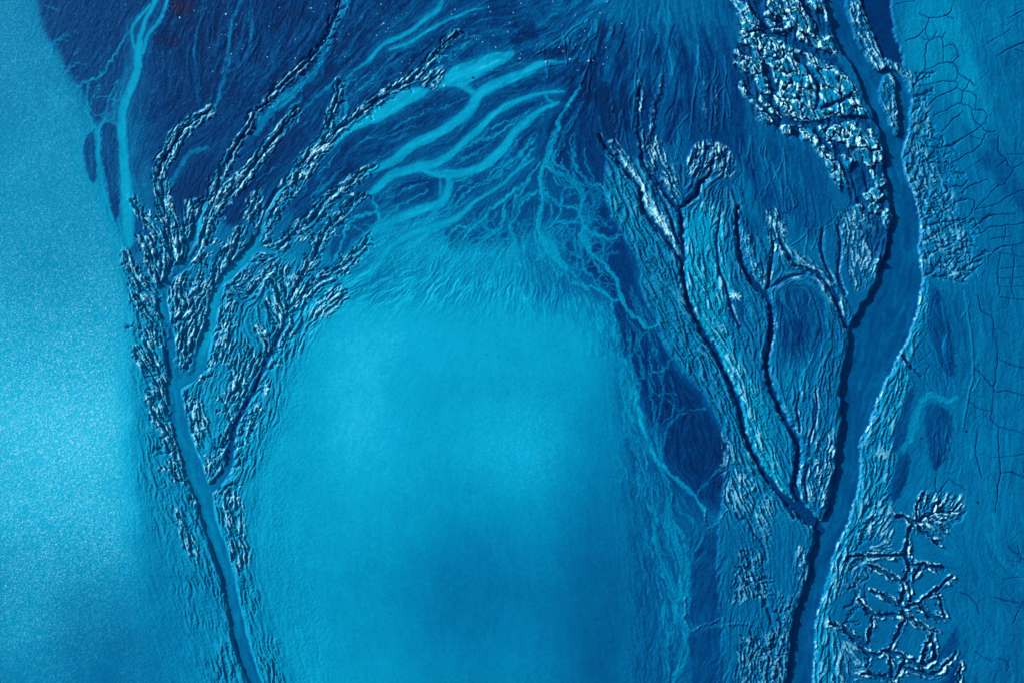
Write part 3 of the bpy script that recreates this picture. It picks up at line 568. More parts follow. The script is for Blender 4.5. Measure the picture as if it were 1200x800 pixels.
# faint furrows drawn out down the slope
fur = new()
FUR = [[(752, 40), (748, 70), (744, 105), (741, 150)], [(790, 30), (783, 60), (778, 85)], [(820, 55), (816, 95), (812, 130), (808, 165)], [(838, 70), (835, 110), (832, 155)], [(850, 60), (850, 100), (846, 150)], [(868, 165), (869, 200), (867, 240)],
  [(880, 160), (884, 200), (893, 250)], [(897, 165), (901, 200), (912, 240), (925, 290)], [(918, 175), (921, 220), (918, 262)], [(945, 222), (946, 255), (944, 300)], [(952, 225), (958, 255), (962, 280)], [(975, 235), (985, 258), (992, 262), (988, 290)], [(905, 190), (915, 215), (925, 222), (934, 262)],
  [(730, 130), (733, 160), (736, 175)], [(700, 40), (690, 70), (680, 100)], [(660, 40), (640, 55), (622, 70)], [(690, 20), (665, 40), (650, 60)], [(770, 40), (775, 70), (772, 85)], [(795, 95), (790, 120), (783, 155)], [(806, 135), (795, 150), (784, 168)],
  [(1098, 340), (1108, 390), (1112, 450)], [(1085, 395), (1100, 425), (1110, 455)], [(1078, 387), (1095, 410), (1112, 430)], [(1088, 372), (1105, 400), (1115, 425)], [(1092, 360), (1108, 385), (1116, 420)], [(1075, 405), (1090, 428), (1106, 445)], [(1130, 340), (1140, 420), (1128, 500)], [(1100, 500), (1097, 540)], [(1110, 500), (1103, 540)], [(915, 350), (940, 380), (955, 400)], [(950, 340), (962, 380), (945, 430), (930, 480)]]
for p in FUR:
    line(p, [.2, .45, .1], 8, fur, 0, .3)
    for q in range(3):
        k = rng.integers(0, len(p) - 1); x0, y0 = p[k]
        line([(x0, y0), (x0 + rng.normal(0, 4), y0 + 16), (x0 + rng.normal(0, 8), y0 + 36)], [.2, .05], 8, fur, 0)
h += (.75 - 1.3 * (fbm(X, Y, 60, 1, 5) > .08)) * (1 - ss(-.3, 1.6, fur))
# pale threads of raised silt
for p in ([(777, 88), (772, 107), (765, 127), (765, 147), (760, 165)], [(749, 98), (750, 125), (751, 150), (755, 175)], [(719, 120), (720, 140), (722, 155)], [(827, 600), (828, 616), (838, 617), (846, 605), (855, 598), (862, 600)], [(804, 700), (805, 730), (813, 737), (826, 730), (846, 725), (852, 731), (870, 730), (890, 733)], [(865, 243), (872, 262), (880, 290), (892, 325)], [(826, 95), (825, 150)], [(840, 95), (838, 155)]):
    d = line(p, [.5, 1.2, 1] if p[0][1] < 400 else .1, 8, None, 1)
    k = (1 - ss(-.5, 2.6, d)) * (1 if p[0][0] not in (719, 826, 840) else .35) * (1 if p[0][1] < 400 else .6)
    h += 1.7 * k; crumb = np.maximum(crumb, .55 * k)
SLAB = poly([(722, 172), (732, 190), (745, 203), (752, 212), (764, 234), (778, 254), (788, 276), (798, 300), (788, 284), (774, 264), (760, 248), (754, 232), (748, 214), (738, 202), (728, 190)], 12, 1)
slab = 1 - ss(-2, 1.5, SLAB)
h += .9 * slab
# white star
SX, SY = 862., 347.
sa = np.arctan2(Y - SY, X - SX); sr = np.hypot(X - SX, Y - SY)
star = (1 - ss(0, 1, sr / (6.5 + 5.0 * np.sin(sa * 5.5 + .7) * np.cos(sa * 3.3)))) ** .8
h += 1.3 * star

# ------------------------------------------------------------------ colour zones
dark = lambda pts, v, e0=-8, e1=8, rag=0, k=1.: paint(1 - ss(e0, e1, poly(pts, 40, rag)), v, k)
dark([(640, 140), (670, 118), (700, 120), (708, 165), (708, 200), (712, 245), (730, 275), (745, 305), (750, 345), (770, 372), (775, 395), (795, 432), (825, 470), (846, 510), (850, 560), (842, 600), (825, 588), (790, 552), (765, 515), (752, 470), (735, 420), (722, 380), (715, 345), (695, 325), (672, 300), (660, 250), (655, 200)], .14)
dark([(815, 485), (846, 512), (850, 560), (840, 575), (815, 560), (790, 530), (780, 480), (770, 430)], .10, -12, 14)
dark([(716, 370), (724, 425), (736, 470), (748, 520), (772, 562), (808, 596), (822, 622), (800, 700), (800, 860), (745, 860), (742, 700), (735, 560), (722, 450)], .33, -14, 12)
dark([(430, 165), (480, 140), (540, 118), (548, 128), (500, 155), (440, 188), (400, 205), (380, 225)], .20, -5, 4)
dark([(450, 165), (540, 135), (545, 122), (518, 106), (500, 110), (470, 132), (445, 150)], .20, -5, 3)
dark([(480, 208), (515, 204), (513, 228), (480, 243), (460, 240), (468, 220)], .2, -5, 3)
dark([(400, 262), (430, 240), (442, 252), (440, 262), (415, 280), (402, 298), (392, 305), (385, 290)], .24, -5, 4)
dark([(540, 180), (600, 160), (632, 140), (640, 150), (620, 180), (590, 205), (560, 225), (535, 240), (527, 225), (560, 205)], .22, -6, 5)
dark([(545, 245), (600, 215), (640, 215), (690, 240), (690, 290), (640, 275), (590, 285), (540, 290), (520, 275)], .28, -10, 12)
dark([(200, 220), (240, 180), (250, 200), (245, 235), (230, 260), (212, 255)], .12, -6, 6)
dark([(255, 250), (300, 205), (330, 170), (352, 150), (360, 165), (330, 200), (300, 232), (275, 265)], .10, -5, 5)
dark([(335, 225), (400, 165), (440, 150), (425, 190), (375, 235), (350, 255)], .16, -6, 6)
dark([(140, 250), (160, 240), (185, 280), (175, 310), (160, 315), (150, 285)], .26, -6, 6)
dark([(300, 300), (312, 295), (310, 330), (290, 360), (280, 350)], .3, -6, 6)
dark([(355, 230), (385, 205), (375, 235), (345, 262)], .2, -6, 6)
dark([(290, 340), (330, 300), (345, 305), (330, 330), (300, 370), (285, 400), (280, 380)], .58, -6, 6)
dark([(668, 100), (690, 96), (715, 102), (726, 128), (728, 158), (708, 162), (702, 140), (694, 120), (668, 114)], .03, -6, 6)
dark([(640, 60), (665, 55), (660, 70), (640, 72)], .0, -4, 6); dark([(600, 45), (625, 30), (622, 42), (605, 55)], .02, -4, 6)
dark([(808, 150), (830, 92), (850, 100), (866, 155), (868, 185), (840, 175)], .14, -14, 14, 1, .7); dark([(778, 165), (792, 120), (800, 120), (788, 165)], .06, -5, 5)
dark([(725, 150), (722, 110), (735, 100), (740, 150)], .08, -5, 5)
dark([(905, 345), (930, 330), (960, 345), (965, 385), (940, 430), (915, 420), (905, 380)], .25, -14, 8, 1)
dark([(925, 375), (940, 372), (948, 392), (935, 412), (920, 405)], .15, -8, 5, 1, .6)
tone += (.05 * licC + .02 * licF) * (1 - ss(-10, 12, poly([(905, 335), (930, 325), (960, 335), (975, 370), (965, 420), (945, 450), (920, 455), (905, 420), (905, 385)], 20)))
dark([(865, 210), (880, 170), (930, 170), (960, 190), (975, 240), (960, 280), (930, 270), (900, 240), (880, 240)], .28, -12, 10)
dark([(1100, 80), (1118, 100), (1145, 130), (1185, 200), (1215, 245), (1200, 250), (1160, 205), (1120, 140), (1095, 95)], .31, -5, 6)
dark([(1165, 60), (1185, 110), (1215, 160), (1215, 60)], .36, -12, 12, 0, .7)
dark([(1060, -30), (1100, -20), (1130, 20), (1150, 90), (1160, 140), (1150, 180), (1100, 110), (1075, 90), (1058, 60)], .56, -12, 10, 0, .8)
paint(west, .46, .9); paint((1 - ss(-3, 3, MIDR)), .60, .9); paint(apron, .52, .9)
paint(plat * ss(590, 640, Y), .37, .8)
paint((1 - ss(-6, 4, poly([(715, 185), (709, 205), (713, 240), (727, 268), (742, 292), (770, 290), (755, 255), (745, 225), (728, 200)], 20, 0))), .5, .8)
paint(1 - ss(-3, 6, beltpoly), .52, .55)
paint(1 - ss(-1, 2, net_d), .2, .8)
paint(ss(6, 0, np.abs(net_d)) * 0, .5)
dark([(180, -20), (232, -20), (225, 14), (200, 22), (182, 10)], .02, -6, 6, 1, .7); dark([(186, 42), (205, 36), (207, 52), (188, 60)], .03, -5, 5, 1, .6)
for gx0, gx1 in [(690, 655), (712, 690), (735, 722), (770, 760), (800, 812), (828, 838), (850, 866)]:
    paint(1 - ss(-3, 9, line([(gx0 - 6, 34), ((gx0 + gx1) / 2, 80), (gx1, 140), (gx1 + 2, 185)], [1, 4, 5, 0], 20, None, 1)), .11, .7)
paint(1 - ss(-3, 3, line([(1116, 355), (1127, 385), (1130, 420), (1124, 460)], [1, 4, 4, 1], 14)), .33, .7)
paint(1 - ss(-8, 8, poly([(1082, 385), (1112, 400), (1118, 445), (1108, 460), (1078, 420)], 20)), .36, .7)
dark([(38, -60), (42, 0), (50, 38), (68, 58), (73, 78), (90, 100), (102, 122), (110, 146), (128, 138), (140, 100), (150, 60), (168, 20), (176, -60)], .15, -7, 3, 1, .85)
tone += (.05 * licC + .03 * licF) * np.exp(-(((X - 905) / 60) ** 4 + ((Y - 225) / 70) ** 4)) + .07 * (1 - ss(-.5, 2, fur)) * (fbm(X, Y, 60, 1, 5) < .08)
# sea and lagoon waters, sheen and cloud reflections painted into their tone
seat = np.interp(Y, [-100, 0, 120, 250, 380, 480, 600, 680, 760, 860], [.54, .56, .58, .64, .72, .80, .76, .62, .50, .50]).astype(f32)
seat = seat - .05 + (.05 * np.exp(-((X - 30) ** 2) / 3000) * ss(300, 500, Y)) + .08 * np.exp(-((X - 100) ** 2 + (Y - 520) ** 2) / 9000) + .07 * np.exp(-((X - 10) ** 2 + (Y - 740) ** 2) / 1800) + .05 * big
paint(sea, seat)
lagt = .66 + .12 * np.exp(-(((X - 420) / 55) ** 2 + ((Y - 480) / 110) ** 2)) + .085 * np.exp(-(((X - 605) / 70) ** 2 + ((Y - 520) / 50) ** 2)) + .06 * np.exp(-(((X - 500) / 120) ** 2 + ((Y - 400) / 50) ** 2)) - .07 * np.exp(-(((X - 560) / 130) ** 2 + ((Y - 680) / 80) ** 2)) - .04 * ss(600, 760, Y) - .20 * ss(610, 735, X) * ss(400, 540, Y) - .10 * ss(520, 700, Y) * ss(430, 560, X) + .03 * big + .010 * n1 + .006 * licC
paint(lag, lagt)
# threads of silt
riv_k = np.zeros((H, W), f32); riv_d = new()
for p, w, k in RIVULETS:
    d = line(p, w, 7, None, 1, .5)
    np.maximum(riv_k, k * (1 - ss(-.4, 1.5, d)), out=riv_k); np.minimum(riv_d, d, out=riv_d)
# tiny dendritic threads in the fan above the lagoon
dend = new()
def flowline(x, y, sgn, n, w, acc, step=5., wob=.12):
    pts = [(x, y)]; i = int(np.searchsorted(gx, x)); j = int(np.searchsorted(gy, y))
    ox, oy = sgn
    for k in range(n):
        i = min(max(int(np.searchsorted(gx, x)), 0), W - 1); j = min(max(int(np.searchsorted(gy, y)), 0), H - 1)
        vx, vy = float(VX[j, i]), float(VY[j, i])
        if vx * ox + vy * oy < 0: vx, vy = -vx, -vy
        vx, vy = .65 * vx + .35 * ox, .65 * vy + .35 * oy
        a = math.atan2(vy, vx) + rng.normal(0, wob); ox, oy = math.cos(a), math.sin(a)
        x += step * ox; y += step * oy; pts.append((x, y))
    line(pts, w, 5, acc, 1, .3, n=2)
thr = new()
for k in range(150):
    x = rng.uniform(430, 690); y = rng.uniform(120, 285)
    if y < 300 - (x - 420) * .75 - 20: continue
    flowline(x, y, (-.75, .65), int(rng.integers(8, 24)), [.05, float(rng.choice([.35, .6, .9])), .2], thr)
for k in range(60):
    x = rng.uniform(330, 620); y = rng.uniform(60, 240)
    flowline(x, y, (-.8, .6), int(rng.integers(5, 12)), [.1, .4, .1], dend)
for k in range(110):
    y = rng.uniform(330, 760); x = rng.uniform(715, 760) + max(0, (y - 400)) * .2
    flowline(min(x, 835), y, (.15, 1), int(rng.integers(5, 16)), [.1, .45, .2], dend, 5, .1)
for k in range(95):
    x, y = rng.uniform(440, 700), rng.uniform(285, 330)
    if y < 285 + (abs(x - 590) / 120) * 5: continue
    a = -math.pi / 2 + (590 - x) / 260 * -.9 + rng.normal(0, .25)
    branch(x, y, a, rng.uniform(18, 42), .45, 1, dend)
for k in range(26):
    x, y = rng.uniform(650, 700), rng.uniform(230, 330)
    branch(x, y, rng.uniform(-2.6, .2), rng.uniform(10, 24), .35, 2, dend)
for k in range(6):
    x, y = rng.uniform(715, 800), rng.uniform(400, 640)
    branch(x, y, 1.25 + rng.normal(0, .25), rng.uniform(20, 60), .3, 1, dend)
for k in range(24):
    x, y = rng.uniform(50, 125), rng.uniform(0, 140)
    if x - np.interp(y, [0, 140], [30, 100]) < 30: branch(x, y, rng.uniform(-1.5, 1.2), rng.uniform(8, 26), .4, 1, dend)
riv_k = np.maximum(riv_k, .62 * (1 - ss(-.3, 1.1, dend)))
riv_k = np.maximum(riv_k, .75 * (1 - ss(-.4, 1.2, thr)))
fade_l = 1 - .8 * lag
paint(riv_k * fade_l, .68, .95)
wet = np.maximum(wet, riv_k * .6)
# broad streams
st = []
for lab, parts in STREAMS:
    if parts == 'P1': d = poly(P1, 14, 0)
    elif parts == 'P2': d = poly(P2, 14, 0)
    else:
        d = new()
        for p, w in parts: line(p, np.array(w) * .86, 14, d, 0)
        d = d + .5 * lump3 + .5 * n1
    st.append(d)
st_d = np.minimum.reduce(st)
stm = 1 - ss(-.9, 1.1, st_d)
paint(1 - ss(-1, 9, st_d + 2 * licC), np.maximum(tone, .40), .6)
paint(ss(.1, .7, crumb) * (X < 560), np.maximum(tone, .50), .85)
paint(stm, .635 + .03 * n1 + .04 * ss(0, -6, st_d) + .05 * (1 - ss(-6, 2, st[2])) + .022 * licC + .012 * licF - .07 * ss(-2.2, -.2, st_d))
# mats
mats = []
for lab, p, v in MATS:
    d = poly(p, 14, 0); mats.append(d)
    m = 1 - ss(-2.2, 1.4, d + .8 * licS)
    paint(m, v + .035 * licC + .02 * licF, .86); h += .12 * m; rib *= 1 - .7 * m
# creek and river water
paint(1 - ss(-1.2, .8, trunk_d), .43 + .12 * ss(470, 380, Y) * ss(215, 240, X) - .06 * ss(600, 800, Y) + .03 * licC + .04 * n1 + .05 * ss(-2, -6, trunk_d) - .2 * (X > 250) * ss(560, 520, Y) * ss(372, 400, Y) * ss(255, 265, X))
paint(1 - ss(-1, 1, rv), .29 + .05 * ss(1000, 1040, X) * ss(200, 80, Y) + .04 * n1 + .03 * licC + .05 * fbm(X, Y, 30, 3, 5))
paint(1 - ss(-1, 1, pool_d), .12)
paint(1 - ss(-.6, .8, marsh_d), .12, .9)
paint(star, 1.0)
paint(crk, .10, .72); paint(rub * (1 - blk), .19, .8); paint(blk, .52, .8)
# streaks drawn out along the flow, in pebbly fan and in the fan of the lagoon
streak = np.exp(-(((X - 760) / 110) ** 2 + ((Y - 60) / 90) ** 2)) + .6 * ss(150, 40, Y) * (X > 190) * (X < 720)
tone += (.06 * licC + .03 * licF) * np.clip(streak, 0, 1)
fan = np.exp(-((lag_d - 8) / 26.) ** 2) * (Y < 420) * (X > 340)
tone += .055 * licF * fan + .03 * licC * fan
dz = 1 - ss(-10, 10, poly([(722, 380), (760, 385), (830, 480), (850, 560), (845, 600), (800, 700), (800, 800), (745, 800), (740, 600), (725, 450)], 20, 0))
tone += .035 * licF * dz
delta = np.exp(-(((X - 470) / 230) ** 4 + ((Y - 150) / 120) ** 4)) * (1 - stm)
tone += (.03 * licF + .045 * licC) * delta
flat_right = ss(1085, 1110, X) * (1 - np.minimum(crumb * 2, 1))
tone += (.022 * licC + .03 * big + .02 * fbm(X, Y, 45, 3, 7)) * flat_right
tone += .02 * (grain * .6 + n1)
tone += .16 * ss(1.3, 2.6, grain + .3 * licF + .8 * fbm(X, Y, 40, 2, 5)) * ss(190, 120, Y) * ss(40, 70, X) * ss(760, 700, X) * (1 - stm) * (1 - sea)

# ------------------------------------------------------------------ final heights
water = np.maximum.reduce([sea, stm, 1 - ss(-1.2, .8, trunk_d), 1 - ss(-1, 1, rv), 1 - ss(-1, 1, pool_d)])
h *= 1 - .97 * np.maximum(sea, lag)
rib *= (1 - water) * ss(-.2, 1.6, marsh_d) * (.35 + .65 * ss(1, 7, rv)); crumb *= (1 - water) * ss(-.6, .8, marsh_d) * ss(-.3, .9, trunk_d); rib *= ss(-.2, 1.4, trunk_d)
rib_amp = rib * (1 - .7 * crumb)
h = h + carve
detail = rib_amp * (.80 * licF + .24 * licC) + crumb * np.where((X < 560) | (X > 960) & (Y > 560), .22 * lump + .40 * licS + .95 * licF + .15 * grain, .62 * lump + .60 * licS + .55 * licF + .2 * grain)
rest = np.clip(1 - water - rib - crumb, 0, 1)
detail += rest * (.06 * grain + .05 * licF + .07 * licC * (1 + 1.5 * dz + 2.5 * streak * .5)) * (1 - lag)
# ripples on the sea, weaker towards the lagoon
sgrain = 1.25 * grain2 + .4 * grain + .25 * boxblur(boxblur(grain2, 2), 2) / .08
sgrain /= sgrain.std()
detail += sea * (.055 + .03 * ss(200, 520, Y) - .03 * ss(640, 780, Y)) * sgrain
detail += lag * (.015 + .05 * ss(420, 330, X) + .03 * np.exp(-((X - 610) ** 2 + (Y - 510) ** 2) / 8000) + .14 * np.exp(-((lag_d - 10) / 22.) ** 2) * ss(400, 350, X)) * sgrain
detail += fan * .12 * licF
detail += .03 * water * (1 - sea) * sgrain
h = (h + detail * FADE + 0).astype(f32)
# flat water levels
lvl = h.copy()
h = np.where(rv < 0, np.minimum(h, -4.0 + .03 * sgrain), h)
crust_glint = np.clip(crumb * 1.0 * ss(-.1, 1.5, .40 * lump + .35 * licS + .85 * licF + .1 * grain) + rib_amp * (.6 * ss(.7, 1.6, licF * .9 + licC * .25) * np.maximum(np.maximum(1 - ss(-3, 3, MIDR), apron), .35)), 0, 1)  # crumbly crests and ribs paled to paint in white sunlit highlights
crust_glint = np.maximum(crust_glint, blk * ss(.2, 1.8, 4.2 - gap + lump3 * 5 + licS * .8) * .82 * (1 - .35 * ss(150, 240, Y)))
crust_glint = np.maximum(crust_glint, star * 1.0)
crust_glint = np.maximum(crust_glint, slab * np.clip(.62 + .25 * licF, 0, 1))
crust_glint *= 1 - .55 * ss(590, 640, Y) * (X > 800) * (X < 935)
crust_glint *= np.where(X < 560, .84, 1)
rim = ss(2.6, .6, rv + 1.2 * lump3) * ss(-.5, .8, rv) * (X > np.interp(Y, [150, 300, 400, 600, 800], [1050, 1065, 1045, 990, 945])) * (Y > 150)
crust_glint = np.maximum(crust_glint, .22 * rim)  # sun-facing right bank edge paled as a painted highlight
crust_glint *= (1 - water)
# sun glints and glow on the open water, painted as pale flecks
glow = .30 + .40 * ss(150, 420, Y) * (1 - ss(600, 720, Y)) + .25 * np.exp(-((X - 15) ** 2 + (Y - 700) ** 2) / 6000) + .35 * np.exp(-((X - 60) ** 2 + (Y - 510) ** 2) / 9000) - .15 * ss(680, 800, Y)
glint = 1.15 * ss(.2, 2.2, grain2 + .12 * grain) * np.clip(glow + .18 * big + .1 * n1, 0, 1)
crust_glint = np.maximum(crust_glint, .95 * glint * sea)
lag_glint = .22 * np.exp(-((X - 415) ** 2 / 5000 + (Y - 500) ** 2 / 22000)) + .28 * np.exp(-((X - 612) ** 2 + (Y - 515) ** 2) / 5000) + .25 * np.exp(-((lag_d - 6) / 24.) ** 2) * ss(420, 350, X) + .005
crust_glint = np.maximum(crust_glint, ss(1.0, 2.8, grain2 + .4 * grain) * np.clip(lag_glint, 0, 1) * lag * (1 - crumb))
wetness = np.clip(.35 + .6 * water + .3 * riv_k, 0, 1)
indigo = ss(.0, .5, fbm(X, Y, 16, 3, 4) + .9 * np.exp(-((X - 208) ** 2 + (Y - 6) ** 2) / 420) + .8 * np.exp(-((X - 196) ** 2 + (Y - 46) ** 2) / 160) - .35) * ss(110, 60, Y) * ss(150, 180, X) * ss(470, 430, X)
tone = np.clip(np.where(tone < .2, np.maximum(tone, .075 + .5 * np.clip(tone, 0, .15) * .5) * (1 - .95 * indigo), tone), 0, 1).astype(f32)

# ------------------------------------------------------------------ which face belongs to what
def setz(mask, k): zone[mask] = k
for (nm, pts, *_r), e in zip(CREEKS, bank_ds): pass
zone_bank_k = []
BANK_LABELS = None
core = FADE > .05
# crumbling banks: nearest creek wins
BD = np.stack([np.clip(e, -30, 60) for e in bank_ds]); bi = BD.argmin(0); bv = BD.min(0); del BD
places = ['crumbling creek bank nearest the left stream, with a thin curved tip', 'short crumbling spur right of the creek bend at the far left fan', 'crumbling bank of the longest creek, reaching the top edge', 'straight crumbling creek bank with a pointed tip between two dark flats',
 'crumbling bank whose upper half is a bare pale thread, middle of the left fan', 'thin crumbling spur at the seaward edge of the left fan, uppermost there', 'crumbling hooked spur that meets the trunk creek at its first bend from the sea', 'crumbling spur just below the hooked one on the sea side', 'crumbling bank along the wide pale pool, with a straight pale tip',
 'thin crumbling bank with its head in the longest broad stream', 'crumbling bank with its head at the pale basin, dark on its left flank', 'crumbling bank with its head beside the bright lagoon plume', 'left finger of the three fingered crumbling creek head', 'middle finger of the three fingered crumbling creek head', 'short low finger left of the three fingered creek head', 'small crumbling spur on the inner side of the straight side creek',
 'crumbling lobe right of the trunk creek just under its sharp bend', 'crumbling lobe beside the blind stub creek', 'narrow crumbling lobe in the wedge between trunk and middle arm, trunk side', 'narrow crumbling lobe in the wedge between trunk and middle arm, right side', 'long crumbling lobe on the seaward side of the trunk junction', 'crumbling lobe hugging the trunk just above its junction, seaward side', 'short crumbling lobe seaward of the widest part of the trunk', 'crumbling lobe left of the dark creek above the sharp trunk bend', 'narrow crumbling lobe inside that bend, next to the creek', 'crumbling lobe on the left of the middle arm near its fork', 'crumbling lobe lower down on the left of the middle arm', 'crumbling bank that curves round the right of the middle arm below its fork']
bank_mask = (crumb > .22) & (bv < 5) & core & (X < 545)
for i in range(len(CREEKS)):
    k = zadd('mud_bank', places[i], 'mud bank', None, 'crumbling mud banks of the left creek fan')
    setz(bank_mask & (bi == i), k)
# right marsh: banks between creeks
def region(mask, name, label, cat, kind=None, group=None, mat='mud'):
    setz(mask & core, zadd(name, label, cat, kind, group, mat))
pm = pl_d < 0
region(pm & (west > .5) & (zone == 0) & (YA < 620), 'ribbed_bank', 'long ribbed mud bank left of the dark main marsh creek', 'mud bank', None, 'ribbed mud banks')
region((MIDR < 0) & (zone == 0), 'ribbed_bank', 'pale strongly ribbed mud bank between the two dark marsh creeks', 'mud bank', None, 'ribbed mud banks')
region((APRON < 0) & (rv > 1) & (zone == 0) & (YA < 600), 'ribbed_bank', 'bright ribbed apron along the right bank of the wide river', 'mud bank', None, 'ribbed mud banks')
region(pm & (YA > 600) & (XA < 955) & (zone == 0) & (rv > 1) & (YA < 860), 'marsh_bank', 'rough marsh bank left of the lower river, down to the bottom edge', 'mud bank')
CALMD = CALM[0]
region(pm & (CALMD < 8) & (zone == 0) & (marsh_d > 1), 'mud_basin', 'smooth dark mud basin enclosed by two creeks left of the river', 'mud flat')
region((poly(RUFF[9][0], 14, 1) < 1) & (rv > 1), 'eroded_bank', 'triangular eroded mud bank with fine rills on the right of the upper river', 'mud bank')
region((isl_d < 0), 'mud_island', 'slender crumbling mud island in the upper river', 'mud island')
region((shell > .3), 'slumped_fan', 'rounded shell shaped slump of mud with concentric ridges', 'mud slump')
region((net_d < 5.2) & (crumb > .12) & (XA > 960) & (zone == 0), 'crumbling_rim', 'crumbling rims of the polygonal crack network right of the lower river', 'mud rim')
for d, (lab, p, v) in zip(mats, MATS):
    region(d < 0, 'algae_mat', lab, 'algae mat', None, 'dark algae mats on the flats')
region(star > .12, 'salt_star', 'small white star shaped salt burst on the marsh', 'salt deposit')
# blocks
bm = (blk > .18) & core
cells, cnt = np.unique(CID[bm], return_counts=True)
block_ids = [c for c, n in zip(cells, cnt) if n > 22 and c >= 0]
order = sorted(block_ids, key=lambda c: -dict(zip(cells, cnt))[c])
big_labels = {}
BLOCKZ = {}
for c in block_ids:
    k = zadd('mud_block', None, 'mud block', None, 'slumped mud blocks beside the upper river'); BLOCKZ[c] = k
    setz(bm & (CID == c), k)
# waters (structure)
region(sea_d < -2, 'sea_water', 'open pale sea with fine ripples along the left side', 'sea', 'structure', None, 'water')
zone[(zone == 0) & (sea_d < -2)] = len(ZN)
region((lag_d < 4) & (zone == 0), 'lagoon_water', 'wide smooth bright lagoon in the middle', 'lagoon', 'structure', None, 'water')
zone[(zone == 0) & (lag_d < 4)] = len(ZN)
region((rv < 0), 'river_water', 'wide dark blue river winding down the right side', 'river', 'structure', None, 'water')
zone[(rv < 0)] = len(ZN)
region(trunk_d < 0, 'creek_water', 'branching creek water of the left fan', 'creek', 'structure', None, 'water')
region(pool_d < 0, 'pool_water', 'dark narrow pool right of the upper river', 'pool', 'structure', None, 'water')
SA = np.stack(st); si = SA.argmin(0); sv = SA.min(0)
for i, (lab, _) in enumerate(STREAMS):
    region((si == i) & (sv < 0) & (zone == 0), 'stream_water', lab, 'stream', 'structure', 'shallow pale streams', 'water')
region((riv_d < .4) & (riv_k > .4) & (zone == 0) & (lag < .7), 'rivulet_water', 'thin branching rivulets on the dark flats', 'rivulets', 'structure', None, 'water')
# parts: the two flanks and the wet floor of a creek head, the pale rim of a block, the rays of the star
sub = np.zeros((H, W), np.int32)
creek_floor = new(); side = np.zeros((H, W), np.int8)
for (nm, pts, fw, bw, dep, cr) in CREEKS:
    d = line(pts, fw, 14, None, 1)
    Pp = smooth(pts, 3)
    near = d < 14
    jj, ii = np.nonzero(near)
    xx, yy = X[jj, ii], Y[jj, ii]
    bd = np.full(len(xx), 1e9); sg = np.zeros(len(xx), np.int8)
    for (xa, ya), (xb, yb) in zip(Pp[:-1], Pp[1:]):
        dx, dy = xb - xa, yb - ya; t = np.clip(((xx - xa) * dx + (yy - ya) * dy) / (dx * dx + dy * dy + 1e-9), 0, 1)
        dd = (xx - xa - t * dx) ** 2 + (yy - ya - t * dy) ** 2
        c = dd < bd; bd = np.where(c, dd, bd); sg = np.where(c, np.where(dx * (yy - ya) - dy * (xx - xa) > 0, 1, 2), sg)
    better = d[jj, ii] < creek_floor[jj, ii]
    side[jj[better], ii[better]] = sg[better]; creek_floor = np.minimum(creek_floor, d)
for k, info in ZN.items():
    if info['name'] == 'mud_bank':
        m = zone == k
        sub[m] = np.where(creek_floor[m] < 1.2, 1, np.where(side[m] == 1, 0, 2))
        info['subs'] = {1: 'creek_floor', 2: 'bank_flank'}
    elif info['name'] == 'mud_block' and (zone == k).sum() > 90:
        m = zone == k
        sub[m] = (crust_glint[m] > .45).astype(int); info['subs'] = {1: 'pale_rim'}
    elif info['name'] == 'salt_star':
        m = zone == k
        sub[m] = np.where(sr[m] < 3.2, 0, 1 + ((sa[m] + np.pi) / (2 * np.pi) * 9).astype(int) % 9); info['subs'] = {i: 'ray' for i in range(1, 10)}
    elif info['name'] in ('mud_island', 'slumped_fan', 'eroded_bank'):
        m = zone == k
        sub[m] = (crust_glint[m] > .5).astype(int); info['subs'] = {1: 'highlit_crust'}  # faces where the painted crest highlight is strong
    elif info['name'] == 'ribbed_bank':
        m = zone == k
        sub[m] = ((rv[m] < 4) | (marsh_d[m] < 3)).astype(int); info['subs'] = {1: 'bank_edge'}
areas = {c: n for c, n in zip(cells, cnt)}
rows = {'above': [], 'between': [], 'below': []}
for c, k in BLOCKZ.items():
    x_, y_ = float(px[c]), float(py[c])
    up = np.interp(x_, [850, 895, 1006], [30, 42, 97]); lo = np.interp(x_, [870, 905, 1028], [110, 141, 148])
    rows['above' if y_ < up else 'between' if y_ < lo else 'below'].append((areas[c], c, k))
txt = {'above': 'above the upper dark gap', 'between': 'between the two dark gaps', 'below': 'below the lower dark gap'}
rank = ['largest', 'second largest', 'third largest', 'fourth largest', 'fifth largest', 'sixth largest']
for where, lst in rows.items():
    lst.sort(reverse=True)
    for i, (n_, c, k) in enumerate(lst):
        ZN[k]['group'] = 'mud blocks of the rubble ' + txt[where]
        ZN[k]['label'] = (rank[i] + ' mud block with pale rim in the rubble ' + txt[where]) if i < 6 else ('smaller pale rimmed mud block in the rubble ' + txt[where])
# salient block labels by where they are and how they look
def cell_geo(c):
    m = CID == c
    return px[c], py[c]
adj = {}
rank_big = order[:6]

